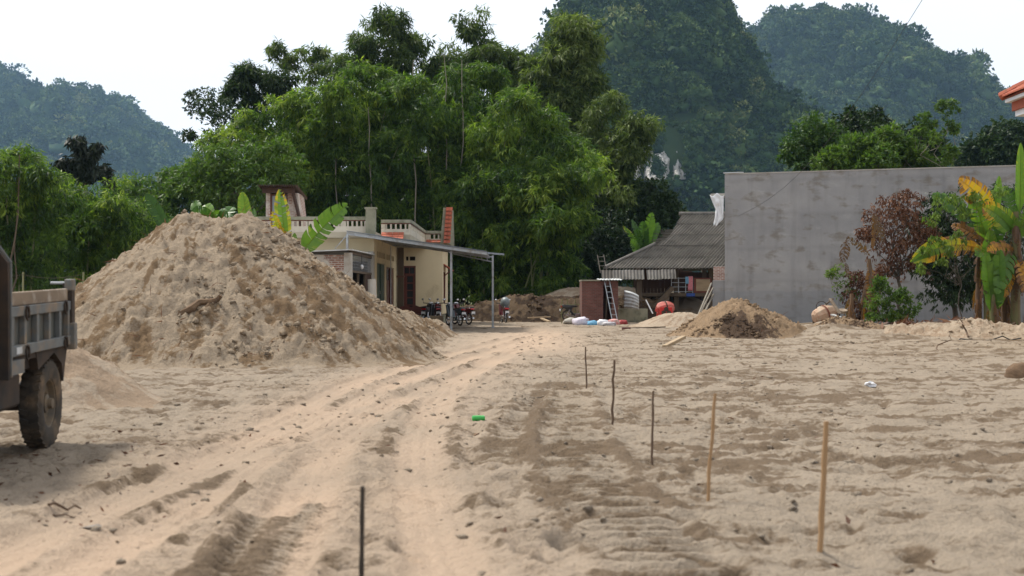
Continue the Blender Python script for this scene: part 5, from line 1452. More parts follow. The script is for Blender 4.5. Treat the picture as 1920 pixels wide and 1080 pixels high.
def dump_truck():
    R = thing('dump_truck', 'weathered blue grey dump truck standing at the left edge of the picture', 'truck', (-4.60, 13.9, 0), math.radians(3.0))
    R.rotation_euler[0] = math.radians(1.3)
    truck_wheel(R, 0, 0, 1); truck_wheel(R, -1.45, 0, -1)
    truck_wheel(R, 0, -3.0, 1); truck_wheel(R, -1.45, -3.0, -1)
    MB().tube([(-1.35, 0, .43), (-.1, 0, .43)], .07, 10).sphere((-.72, 0, .43), (.17, .17, .17)).build('rear_axle', M['truck_dark'], R, smooth=True)
    MB().tube([(-1.35, -3, .43), (-.1, -3, .43)], .06, 10).build('front_axle', M['truck_dark'], R, smooth=True)
    for x in (-1.1, -.36): MB().bx(x - .04, x + .04, -3.9, .35, .66, .82).build('chassis_rail', M['truck_dark'], R)
    for x in (-1.15, -.3):
        s = MB()
        for k in range(5): s.bar((x, -.55 + k * .06, .60 - k * .022), (x, 0, .55 - k * .022), .07, .018).bar((x, 0, .55 - k * .022), (x, .55 - k * .06, .60 - k * .022), .07, .018)
        s.build('leaf_spring', M['truck_dark'], R)
    # bed: x from -1.62 to .16, y from -1.66 (front) to .50 (tail)
    xo, yf, yt = .15, -1.66, .50
    MB().bx(-1.6, xo - .03, yf, yt, .92, .98).build('bed_floor', M['truck_dark'], R)
    MB().bx(-1.5, .05, yf + .1, yt - .1, .82, .92).build('subframe', M['truck_dark'], R)
    for sd in (1, -1):
        x = xo if sd > 0 else -1.6
        sx = lambda a, b: sorted((x + sd * a, x + sd * b))
        P = MB(); a, b = sx(-.05, -.03); P.bx(a, b, yf, yt - .04, 1.0, 1.40)
        side = P.build('side_panel', M['truck_blue'], R)
        a, b = sx(-.03, .03)
        MB().bx(a, b, yf, yt - .02, .98, 1.075).build('bottom_rail', M['truck_pale'], side, bevel=.006)
        MB().bx(a, b, yf, yt - .02, 1.33, 1.42).build('top_rail', M['truck_pale'], side, bevel=.006)
        for k, y in enumerate((-1.48, -1.10, -.70, -.30, .08, .40)):
            a2, b2 = sx(-.03, .022)
            MB().bx(a2, b2, y - .035, y + .035, 1.075, 1.33).build('rib', M['truck_pale'], side, bevel=.004)
        a, b = sx(-.045, .012)
        MB().bx(a, b, yf + .03, yt - .10, 1.422, 1.545).build('sideboard', M['board'], side, bevel=.012, seg=2)
        if sd > 0:
            for (y, z) in ((-1.12, 1.375), (.20, 1.385), (-1.12, 1.02), (.20, 1.03)):
                ring = [(x + .045, y + .045 * math.cos(t), z - .02 + .062 * math.sin(t)) for t in np.linspace(0, 2 * math.pi, 13)]
                MB().tube(ring, .011, 6, cap=False).build('lashing_ring', M['truck_dark'], side, smooth=True)
            MB().bx(x + .031, x + .036, -1.42, -1.26, 1.0, 1.06).build('reflector', M['white_sheet'], side)
    # corner post at the tail with the tailgate hinge pin
    p = MB().bx(xo - .05, xo + .045, yt - .06, yt + .05, .97, 1.60).build('tail_post', M['truck_dark'], R, bevel=.006)
    MB().bx(xo - .03, xo + .075, yt - .07, yt + .02, .93, 1.20).build('bracket', M['truck_pale'], p, bevel=.01)
    MB().bx(xo - .03, xo + .06, yt - .08, yt + .03, 1.52, 1.64).build('bracket', M['truck_pale'], p, bevel=.01)
    MB().tube([(xo - .18, yt - .02, 1.60), (xo + .05, yt - .02, 1.60)], .014, 7).build('hinge_pin', M['white_sheet'], p)
    MB().bx(-1.62, -1.52, yt - .06, yt + .05, .97, 1.60).build('tail_post', M['truck_dark'], R)
    g = MB().bx(-1.5, xo - .06, yt, yt + .04, 1.0, 1.50).build('tailgate', M['truck_blue'], R)
    for xx in (-1.2, -.72, -.25): MB().bx(xx - .04, xx + .04, yt + .04, yt + .07, 1.02, 1.48).build('rib', M['truck_pale'], g)
    # tall headboard at the front of the bed
    h = MB().prism([(-1.68, .80), (xo + .06, .80), (xo + .06, 1.80), (xo - .10, 2.02), (-1.52, 2.02), (-1.68, 1.80)], lambda u, v: (u, yf - .09, v), lambda u, v: (u, yf - .02, v)).build('headboard', M['truck_dark'], R)
    MB().bx(xo + .058, xo + .072, yf - .04, yf - .01, .82, 1.80).bar((xo + .065, yf - .025, 1.80), (xo - .10, yf - .025, 2.03), .03, .014, (0, 1, 0)).build('edge_angle', M['truck_pale'], h)
    # mudguard plate hanging over the wheel
    MB().prism([(-.62, .98), (.50, .98), (.40, .78), (.34, .62), (.28, .80), (0, .93), (-.30, .86), (-.55, .80)], lambda u, v: (xo - .34, u, v), lambda u, v: (xo - .02, u, v)).build('mudguard', M['truck_dark'], R)
    MB().bx(xo - .06, xo + .05, yf - .02, yf + .42, .83, .95).build('step_bracket', M['truck_pale'], R)
    MB().bx(-.28, .02, -1.5, -.75, .48, .80).build('fuel_tank', M['truck_dark'], R, bevel=.03)
    # cab, beyond the edge of the picture
    c = MB().prism([(-1.80, .62), (-1.80, 2.0), (-2.15, 2.08), (-3.0, 2.05), (-3.42, 1.42), (-3.55, 1.32), (-3.58, .62)], lambda u, v: (-1.62, u, v), lambda u, v: (.13, u, v)).build('cab', M['truck_blue'], R, bevel=.04, seg=2)
    for xx in (-1.625, .132):
        d = MB().prism([(-1.95, 1.35), (-1.95, 1.92), (-2.95, 1.92), (-3.22, 1.40)], lambda u, v, xx=xx: (xx - .006, u, v), lambda u, v, xx=xx: (xx + .006, u, v)).build('window', M['dark_glass'], c)
    MB().prism([(-1.5, 0), (0, 0), (0, .62), (-1.5, .62)], lambda u, v: (u, -3.435 + v * .66 - .01, 1.44 + v * .95), lambda u, v: (u, -3.425 + v * .66, 1.46 + v * .95)).build('windscreen', M['dark_glass'], c)
    for xx in (-1.35, -.15): MB().lathe([(.10, 0), (.095, .03), (.0005, .04)], 16, T(xx, -3.58, .95) @ RX(math.pi / 2), cap=False).build('headlight', M['sky_glass'], c)
    return R
dump_truck()

# ------------------------------------------------------------------ motorbikes
M['bike_red'] = simple('red_bike_paint', (0.12, 0.012, 0.014), (0.08, 0.010, 0.012), 3, .3, spec=.5)
M['bike_black'] = simple('black_bike_paint', (0.015, 0.016, 0.018), (0.025, 0.026, 0.028), 3, .3, spec=.5)
M['bike_blue'] = simple('grey_blue_bike_paint', (0.06, 0.085, 0.10), (0.045, 0.06, 0.075), 3, .3, spec=.5)
M['tail_light'] = simple('red_lamp_glass', (0.42, 0.012, 0.014), (0.35, 0.01, 0.012), 3, .2, spec=.5)
def motorbike(label, loc, rot, paint, load=None):
    """length along local x, front at +x, wheels on z = 0"""
    R = thing('motorbike', label, 'motorbike', loc, rot, 'motorbikes parked by the house')
    for x in (-.6, .62):
        w = bpy.data.objects.new('wheel', None); col.objects.link(w); w.parent = R; w.location = (x, 0, .285)
        ring = [(.25 * math.cos(t), 0, .25 * math.sin(t)) for t in np.linspace(0, 2 * math.pi, 25)]
        MB().tube(ring, .038, 8, cap=False).build('tyre', M['rubber'], w, smooth=True)
        s = MB()
        for k in range(10):
            a = k * math.pi / 5; s.bar((0, 0, 0), (.225 * math.cos(a), .02 * (-1) ** k, .225 * math.sin(a)), .008, .008)
        s.tube([(.222 * math.cos(t), 0, .222 * math.sin(t)) for t in np.linspace(0, 2 * math.pi, 21)], .014, 6, cap=False)
        s.tube([(0, -.05, 0), (0, .05, 0)], .035, 8)
        s.build('rim', M['chrome'], w)
    MB().prism([(.40, .60), (.48, .92), (.40, .98), (.28, .62), (.12, .40), (-.25, .38), (-.45, .58), (-.85, .78), (-.86, .70), (-.5, .48), (-.25, .26), (.2, .26)], lambda u, v: (u, -.09, v), lambda u, v: (u, .09, v)).build('body', M[paint], R, bevel=.02)
    MB().prism([(.42, .40), (.56, .95), (.50, .97), (.30, .55), (.26, .40)], lambda u, v: (u, -.19, v), lambda u, v: (u, .19, v)).build('leg_shield', M[paint], R, bevel=.02)
    MB().prism([(-.05, .72), (-.12, .80), (-.5, .82), (-.85, .86), (-.88, .80), (-.5, .70)], lambda u, v: (u, -.13, v), lambda u, v: (u, .13, v)).build('seat', M['black_plastic'], R, bevel=.025)
    MB().prism([(-.42, .55), (-.30, .74), (-.86, .82), (-.92, .74)], lambda u, v: (u, -.15, v), lambda u, v: (u, .15, v)).build('rear_fairing', M[paint], R, bevel=.03)
    e = MB().box((-.02, 0, .30), (.42, .24, .2)).build('engine', M['chrome'], R, bevel=.04)
    MB().tube([(.1, -.13, .25), (-.3, -.15, .24), (-.75, -.16, .32)], [.025, .04, .05], 8).build('exhaust', M['chrome'], R, smooth=True)
    for y in (-.075, .075):
        MB().tube([(.62, y, .285), (.5, y, .62)], .022, 6).build('fork', M['chrome'], R)
        MB().tube([(-.6, y * 1.5, .285), (-.5, y * 1.5, .62)], .025, 6).build('shock_absorber', M['chrome'], R)
    MB().prism([(.84, .50), (.62, .60), (.44, .48), (.46, .46), (.62, .57), (.82, .47)], lambda u, v: (u, -.06, v), lambda u, v: (u, .06, v)).build('front_mudguard', M[paint], R)
    MB().prism([(-.78, .70), (-1.0, .48), (-1.02, .50), (-.80, .74)], lambda u, v: (u, -.07, v), lambda u, v: (u, .07, v)).build('rear_mudguard', M['black_plastic'], R)
    hb = MB().tube([(.36, -.34, 1.02), (.42, -.12, 1.0), (.44, 0, .97), (.42, .12, 1.0), (.36, .34, 1.02)], .02, 7).build('handlebar', M['black_plastic'], R, smooth=True)
    MB().sphere((.52, 0, .98), (.10, .13, .09), 12, 8).build('headlight', M['white_plastic'], hb, smooth=True)
    for y in (-.3, .3):
        MB().tube([(.37, y, 1.02), (.40, y * 1.15, 1.16)], .008, 5).build('mirror_stem', M['black_plastic'], hb)
        MB().sphere((.40, y * 1.2, 1.19), (.02, .065, .045), 10, 6).build('mirror', M['chrome'], hb, smooth=True)
    MB().box((-.90, 0, .74), (.05, .2, .07)).build('tail_light', M['tail_light'], R, bevel=.015)
    MB().box((-.985, 0, .56), (.012, .19, .14)).build('number_plate', M['white_plastic'], R)
    MB().bar((-.05, .1, .26), (-.12, .26, .02), .025, .025).build('side_stand', M['black_plastic'], R)
    if load: load(R)
    return R
def covered(R):
    r = np.random.default_rng(1)
    b = MB().sphere((-.35, 0, 1.05), (.36, .24, .30), 14, 10); 
    b.v = [tuple(np.array(v) * (1 + .05 * r.standard_normal())) if False else v for v in b.v]
    b.build('grey_bundle', M['tarp_grey'], R, smooth=True)
M['tarp_grey'] = simple('grey_plastic_wrap', (0.20, 0.225, 0.235), (0.12, 0.14, 0.15), 9, .4, bmp=.6, bscale=14)
motorbike('dark scooter facing the bench, nearest the glazed door', (gx(803, 66), 66.0, .06), math.radians(80), 'bike_black')
motorbike('red motorbike in the middle of the row under the canopy', (gx(820, 67), 67.2, .05), math.radians(95), 'bike_red')
motorbike('grey blue motorbike just behind the middle canopy post', (gx(852, 65.6), 65.6, .04), math.radians(118), 'bike_blue')
motorbike('black motorbike at the right end of the row under the canopy', (gx(866, 67.5), 67.6, .04), math.radians(125), 'bike_red')
motorbike('motorbike parked alone by the earth bank with a grey bundle', (gx(945, 73.5), 73.5, .0), math.radians(100), 'bike_red', covered)
motorbike('dark motorbike half hidden beside the brick outhouse', (gx(1085, 73.6), 73.6, .1), math.radians(10), 'bike_black')

# ------------------------------------------------------------------ site things between the houses
M['pink_red'] = simple('faded_red_drum_paint', (0.46, 0.12, 0.095), (0.38, 0.085, 0.065), 3, .6, dirt=(0.46, 0.30, 0.26), dscale=3, dlo=.5, dhi=.75)
M['plate_red'] = simple('red_guard_paint', (0.46, 0.02, 0.018), (0.38, 0.02, 0.016), 4, .5)
def red_mixer():
    R = thing('cement_mixer', 'red cement mixer standing behind the pale sand heap', 'cement mixer', (gx(1247, 68.6), 68.6, 0))
    A = T(0, 0, .80) @ RZ(.25) @ RY(math.radians(82))
    MB().lathe([(.17, -.42), (.31, -.30), (.36, -.10), (.36, .12), (.29, .28), (.19, .42)], 9, A).build('drum', M['pink_red'], R)
    MB().lathe([(.372, -.03), (.372, .03)], 24, A, cap=False).build('ring_gear', M['truck_dark'], R)
    h = MB().bx(-.30, .28, -.62, -.42, .36, .86).build('motor_housing', M['plate_red'], R, bevel=.01)
    for k in range(3):
        a = math.pi / 2 + k * 2 * math.pi / 3
        MB().lathe([(.11, -.01), (.11, .01)], 12, T(-.01 + .14 * math.cos(a), -.63, .66 + .11 * math.sin(a)) @ RX(math.pi / 2)).build('vent', M['truck_dark'], h)
    MB().lathe([(.10, -.04), (.10, .04)], 14, T(-.42, -.35, .72) @ RX(math.pi / 2)).build('hand_wheel', M['red_paint'], R)
    for x in (-.4, .4):
        for y in (-.4, .4): MB().bar((x, y, 0), (x * .8, y * .4, .75), .06, .06).build('leg', M['red_paint'], R)
red_mixer()
def tub(px_, D, z0):
    o = MB().hexa([(-.22, -.16, 0), (.22, -.16, 0), (.22, .16, 0), (-.22, .16, 0)], [(-.28, -.2, .32), (.28, -.2, .32), (.28, .2, .32), (-.28, .2, .32)]).build('red_tub', simple('bright_red_plastic', (0.62, 0.03, 0.022), (0.54, 0.03, 0.02), 3, .4), None, loc=(gx(px_, D), D, z0), bevel=.015)
    return tag(o, 'bright red plastic tub between the sand heap and the dirt heap', 'tub')
tub(1294, 66.5, 0.0).rotation_euler = (.1, .25, .2)
def stick(name, label, cat, a, b, r0, r1, mat, n=5, wob=.0, seed=1, sides=7, group=None):
    a, b = np.array(a, float), np.array(b, float); rr = np.random.default_rng(seed)
    t = np.linspace(0, 1, n)[:, None]; P = (b - a) * t; P[1:-1] += rr.standard_normal((n - 2, 3)) * wob
    o = MB().tube(P, list(np.linspace(r0, r1, n)), sides).build(name, M[mat] if isinstance(mat, str) else mat, None, smooth=True, loc=tuple(a))
    return tag(o, label, cat, group)
stick('shovel_handle', 'pale shovel handle stuck in the sand heap left of the red mixer', 'shovel', at(1224, 588, 66.4), at(1211, 562, 66.6), .03, .028, 'white_plastic')
for k, (p, q) in enumerate((((1312, 590), (1337, 540)), ((1318, 592), (1338, 552)), ((1309, 592), (1334, 531)))):
    stick('leaning_pole', ('long', 'short', 'longest')[k] + ' pale pole leaning against the low end of the grey wall', 'pole', at(*p, 68.6 - .25 * k), at(*q, 70.2 - .1 * k), .05, .045, 'bark_pale', group='poles leaning on the wall')
def sack(label, px_, py_, D, s, colr, seed, z=None, strip=False):
    r = np.random.default_rng(seed)
    bm = bmesh.new(); bmesh.ops.create_icosphere(bm, subdivisions=3, radius=1)
    V = np.array([v.co[:] for v in bm.verts]); Fc = [[v.index for v in f.verts] for f in bm.faces]; bm.free()
    V = np.sign(V) * np.abs(V) ** .75
    n = fbm(V[:, 0] * 2 + seed, V[:, 1] * 2 + V[:, 2] * 2, 3, seed)
    V = V * (1 + .30 * n[:, None] + .16 * fbm(V[:, 0] * 6, V[:, 1] * 6 + V[:, 2] * 5, 3, seed + 5)[:, None]) * np.array(s)
    V[:, 2] = np.maximum(V[:, 2], -s[2] * .55)
    mt = simple('woven_sack_%d' % seed, colr[0], colr[1], 16 if strip else 5, .6, stretch=(3, .3, .3) if strip else None)
    o = np_mesh('sack', V, Fc, mt, smooth=True, loc=(gx(px_, D), D, s[2] * .5 + (z or 0)))
    return tag(o, label, 'sack', 'sacks by the outhouse')
sack('big white and purple striped sack slumped at the left end of the row', 1089, 606, 68.5, (.38, .26, .24), ((.62, .60, .64), (.42, .36, .46)), 1, strip=True)
sack('bright blue plastic sack between two white ones', 1112, 607, 68.0, (.26, .22, .15), ((.09, .28, .46), (.16, .38, .55)), 2)
sack('plain white sack right of the blue one', 1130, 606, 67.6, (.26, .22, .19), ((.66, .66, .67), (.55, .56, .60)), 3)
sack('red and white sack at the foot of the ladder', 1150, 601, 69.0, (.32, .24, .18), ((.45, .06, .05), (.55, .45, .42)), 4)
sack('crumpled red sack behind the sand heap', 1166, 599, 70, (.26, .2, .15), ((.36, .04, .04), (.22, .04, .04)), 5)
sack('pale grey sack lying flat beside the sand heap', 1142, 608, 67, (.3, .2, .12), ((.5, .49, .5), (.4, .38, .42)), 6)
def bent_sheet():
    Pf = lambda u, v: (Vector((gx(1170, 74) + u * .98, 74 - .25 * math.sin(u * 3), .62 + v * (1 - .25 * u) + .05 * math.sin(u * 4) + .12 * (1 - u))), Vector((0, -1, 0)))
    mb = MB(); n, m_ = 14, 10
    V = [Pf(i / n * .78, j / m_ * .95)[0] + Vector((0, .025 * math.cos(j * math.pi), 0)) for i in range(n + 1) for j in range(m_ + 1)]
    Fq = [(i * (m_ + 1) + j, (i + 1) * (m_ + 1) + j, (i + 1) * (m_ + 1) + j + 1, i * (m_ + 1) + j + 1) for i in range(n) for j in range(m_)]
    c = V[0].copy()
    mb.add([v - c for v in V], Fq); o = mb.build('bent_sheet', M['white_sheet'], None, smooth=True, loc=c)
    o.modifiers.new('thickness', 'SOLIDIFY').thickness = .015
    tag(o, 'bent white corrugated sheet leaning right of the brick outhouse', 'metal sheet')
    o = MB().bx(-1.1, .9, -.1, .1, -.2, .72).build('low_wall', M['mossy'], None, loc=(gx(1182, 75), 75, 0)); tag(o, 'low dark wall behind the sand heap, under the bent white sheet', 'wall')
bent_sheet()
def plank(name, label, a, b, w, t, mat='raw_wood', up=(0, 0, 1), group=None):
    a, b = Vector(a), Vector(b)
    o = MB().bar((0, 0, 0), b - a, w, t, up).build(name, M[mat], None, loc=a, bevel=.004)
    return tag(o, label, 'plank', group)
plank('plank', 'pale plank lying along the foot of the earth bank', at(990, 596, 73.2) , at(1032, 594, 73.4), .2, .06)
plank('plank', 'short plank crossing under the pale plank at the bank', at(1015, 597, 72.6), at(1030, 603, 71.6), .16, .06)
plank('plank', 'split board lying at the left foot of the dark dirt heap', at(1246, 650, 41.2), at(1282, 632, 42.6), .14, .09)
plank('plank', 'long bamboo pole on the sand left of the dirt heap', at(1168, 616, 61.5), at(1248, 613, 61.5), .06, .05, 'old_wood')
plank('red_brick_stack', 'small stack of red bricks on the sand before the pale heap', at(1166, 617, 60.5), at(1182, 617, 60.5), .3, .16, 'brick_red')['category'] = 'bricks'
plank('plank', 'long grey board lying along the foot of the grey wall', at(1478, 609, 62.0), at(1530, 606, 63.0), .25, .06, 'raw_wood')
# pole frame by the bank
fr = thing('pole_frame', 'thin bamboo pole frame standing before the earth bank', 'frame', (gx(1070, 73.8), 73.8, 0))
for px_ in (1053, 1063, 1078): MB().tube([(gx(px_, 73.8) - fr.location.x, 0, -.1), (gx(px_ + 1, 73.8) - fr.location.x, 0, 1.25)], .022, 6).build('upright', M['culm'], fr)
for py_ in (572, 588): MB().tube([(gx(1050, 73.8) - fr.location.x, -.04, gz(py_, 73.8)), (gx(1096, 73.8) - fr.location.x, -.04, gz(py_ - 2, 73.8))], .02, 6).build('crossbar', M['culm'], fr)
M['stump'] = simple('earthy_root', (0.15, 0.095, 0.055), (0.085, 0.052, 0.03), 8, .95, bmp=.8, bscale=22)
def bank_rock(px_, py_, D, s, label, mat='old_wood', seed=1):
    r = np.random.default_rng(seed); V, Fc = clod_proto(r, 2)
    bm = bmesh.new(); bmesh.ops.create_icosphere(bm, subdivisions=3, radius=1)
    V = np.array([v.co[:] for v in bm.verts]); Fc = [[v.index for v in f.verts] for f in bm.faces]; bm.free()
    V = V * (1 + .40 * fbm(V[:, 0] * 2 + seed, V[:, 1] * 2 - V[:, 2], 4, seed, .65)[:, None]) * np.array(s)
    return tag(np_mesh('rock', V, Fc, M[mat], smooth=True, loc=tuple(at(px_, py_, D))), label, 'rock')
bank_rock(1070, 603, 70, (.35, .25, .2), 'grey boulder left of the striped sack', 'plaster', 2)
bank_rock(1915, 712, 25.6, (.30, .28, .30), 'brown root stump lying at the right edge of the sand', 'stump', 3)
stick('root_chunk', 'dark thick root sticking out of the middle of the huge heap', 'root', at(338, 590, 30.0), at(414, 554, 30.3), .11, .05, 'stump', 7, .05, 8)
stick('root_chunk', 'short forked root beside the dark thick root on the huge heap', 'root', at(378, 586, 29.9), at(396, 560, 30.3), .06, .03, 'stump', 5, .03, 9)

def worn_mixer():
    R = thing('cement_mixer', 'worn orange and beige cement mixer lying before the grey wall', 'cement mixer', (gx(1546, 53.5), 53.5, .30))
    A = T(0, 0, .42) @ RY(math.radians(72)) @ RX(math.radians(-18))
    d = MB().lathe([(.15, -.48), (.27, -.40), (.36, -.08), (.36, .10), (.25, .38), (.17, .50)], 11, A).build('drum', simple('worn_beige_paint', (0.42, 0.30, 0.21), (0.34, 0.20, 0.13), 4, .8, dirt=(.42, .36, .28), dscale=3), R)
    MB().lathe([(.375, -.04), (.375, .03)], 24, A, cap=False).build('ring_gear', simple('rusty_red', (.20, .07, .045), (.14, .05, .03), 6, .9), R)
    MB().bx(-.10, .52, -.44, -.36, -.10, .20).build('motor_housing', simple('rust_brown_paint', (.22, .075, .05), (.15, .05, .035), 6, .9), R, bevel=.01)
    MB().lathe([(.18, -.05), (.18, .05)], 20, T(.66, -.1, .55) @ RX(.3)).build('wheel', M['board'], R)
    for a, b in (((-.2, 0, .6), (.34, .05, 1.02)), ((.3, .1, 1.0), (.5, 0, .45)), ((.55, 0, .5), (.6, .1, -.1)), ((-.4, .2, .3), (-.35, .1, -.2))): MB().bar(a, b, .06, .05).build('frame_bar', M['old_wood'], R)
    hoop = [(-.12 + .2 * math.cos(t), -.05, .72 + .2 * math.sin(t)) for t in np.linspace(.2, 4.2, 12)]
    MB().tube(hoop, .015, 6).build('handle_hoop', M['truck_dark'], R, smooth=True)
worn_mixer()
plank('plank', 'pale plank leaning off the worn cement mixer to the right', at(1560, 590, 52.6), at(1626, 613, 51.6), .22, .05, 'white_sheet')
plank('plank', 'short pale board propped upright on the worn cement mixer', at(1556, 560, 53), at(1575, 588, 52.6), .14, .05, 'board')

# ------------------------------------------------------------------ stakes in the sand
ST = 'thin marker stakes in the sand'
M['stake_tan'] = simple('dry_bamboo_stake', (0.36, 0.225, 0.115), (0.26, 0.155, 0.075), 6, .7, stretch=(1, 1, .2))
M['stake_dark'] = simple('dark_stake', (0.030, 0.024, 0.020), (0.05, 0.04, 0.03), 6, .8)
M['stake_brown'] = simple('brown_twig', (0.13, 0.085, 0.055), (0.085, 0.055, 0.036), 6, .8)
def stake(label, base, top, r, mat, wob, seed):
    D = EYE * F / (base[1] - 551)
    a = at(*base, D); b = at(*top, D)
    a.z = float(ground_z(a.x, a.y)) - .12
    L = (b - a); n = 9
    rr = np.random.default_rng(seed)
    P = [L * (i / (n - 1)) + Vector((rr.normal(0, wob), rr.normal(0, wob), 0)) * (0 < i < n - 1) for i in range(n)]
    R = [r * (1.0 - .12 * i / (n - 1)) * (1.18 if i in (3, 6) else 1) for i in range(n)]
    o = MB().tube(P, R, 8).build('stake', M[mat], None, smooth=True, loc=a)
    return tag(o, label, 'stake', ST)
stake('black stake standing nearest, cut off by the bottom of the picture', (677, 1092), (680, 912), .0125, 'stake_dark', .001, 1)
stake('thickest pale split bamboo stake at the right front', (1535, 1036), (1549, 790), .0170, 'stake_tan', .002, 2)
stake('leaning pale stake second from the right', (1325, 944), (1341, 738), .0125, 'stake_tan', .004, 3)
stake('straight thin brown stake third from the right', (1222, 868), (1225, 733), .0105, 'stake_brown', .002, 4)
stake('crooked dark twig stake fourth from the right', (1146, 797), (1152, 675), .014, 'stake_brown', .010, 5)
stake('farthest and thinnest twig stake in the line', (1100, 730), (1098, 650), .012, 'stake_brown', .006, 6)

# ------------------------------------------------------------------ litter
def can():
    x, y = gnd(897, 790)
    R = thing('green_can', 'crushed bright green drink can lying on the sandy track', 'can', (x, y, float(ground_z(x, y)) + .035), .2)
    g = simple('green_can_paint', (0.035, 0.36, 0.06), (0.03, 0.30, 0.05), 5, .3, spec=.5)
    b = MB().lathe([(.022, -.075), (.034, -.066), (.034, .02), (.030, .035), (.034, .06), (.024, .075)], 16, RY(math.radians(90)))
    b.build('body', g, R, smooth=True)
    MB().lathe([(.024, .0755), (.018, .0765)], 14, RY(math.radians(90))).build('lid', M['chrome'], R)
can()
def crumple(px_, py_, s, label, colr, seed, name='crumpled_paper', cat='litter'):
    x, y = gnd(px_, py_); r = np.random.default_rng(seed)
    bm = bmesh.new(); bmesh.ops.create_icosphere(bm, subdivisions=2, radius=1)
    V = np.array([v.co[:] for v in bm.verts]); Fc = [[v.index for v in f.verts] for f in bm.faces]; bm.free()
    V = V * (1 + .25 * r.standard_normal((len(V), 1))) * np.array(s)
    return tag(np_mesh(name, V, Fc, simple(name + str(seed), colr, None, 9, .7), loc=(x, y, float(ground_z(x, y)) + s[2] * .6)), label, cat)
crumple(1631, 728, (.085, .06, .055), 'small white scrap of litter alone on the right field', (.72, .72, .74), 1)
crumple(178, 975, (.07, .045, .02), 'pale and dark crumpled leaf in the left foreground', (.20, .17, .14), 2, 'dry_leaf', 'leaf')
crumple(895, 792 + 16, (.05, .04, .03), 'brown clod just below the green can', (.2, .12, .07), 3, 'clod', 'clod')
def twig(label, a, b, r, seed):
    pa, pb = gnd(*a), gnd(*b)
    A = np.array([*pa, float(ground_z(*pa)) + r]); B = np.array([*pb, float(ground_z(*pb)) + r * 1.5])
    return stick('twig', label, 'twig', A, B, r, r * .5, 'stake_brown', 6, .012, seed)
twig('curled dark twig lying in the left foreground', (92, 960), (152, 948), .012, 4)
twig('thin stick lying beside the dark twig', (100, 962), (142, 956), .007, 5)

def litter():
    """dead leaves and crumbs strewn on the sand"""
    r = np.random.default_rng(12)
    n = 400
    X = np.concatenate([r.normal(-4.0, .9, 210), r.uniform(-4, 4, 60), r.uniform(2, 18, 130)])
    Y = np.concatenate([r.normal(12.2, 2.2, 210), r.uniform(7, 22, 60), r.uniform(10, 48, 130)])
    Z = np.array([ground_z(x, y) for x, y in zip(X, Y)]) + .008
    Dr = unit(r.standard_normal((n, 3)) * np.array([1, 1, .25])); Dr[:, 2] = np.abs(Dr[:, 2])
    V, q = leaf_quads(np.stack([X, Y, Z], -1), Dr, r.uniform(.025, .10, n), r.uniform(.012, .035, n), r, .5)
    tag(np_mesh('leaf_litter', V, mat=M['dead_leaf'], quads=q, tint=r.uniform(0, .7, n)), 'small dead brown leaves strewn over the sand', 'leaf litter', kind='stuff')
    m = 4800
    X = np.concatenate([r.uniform(-5, 5, 1300), r.uniform(0, 20, 3500)]); Y = np.concatenate([r.uniform(6.5, 26, 1300), 9 + 43 * r.random(3500) ** 1.2])
    Z = np.array([ground_z(x, y) for x, y in zip(X, Y)])
    s = .006 + .035 * r.random(m) ** 4 + .0009 * Y * r.random(m)
    o = scatter_clods('pebbles', np.stack([X, Y, Z], -1), s, M['ground'], None, 5)
    tag(o, 'small clods and pebbles scattered over the sand', 'pebbles')
litter()

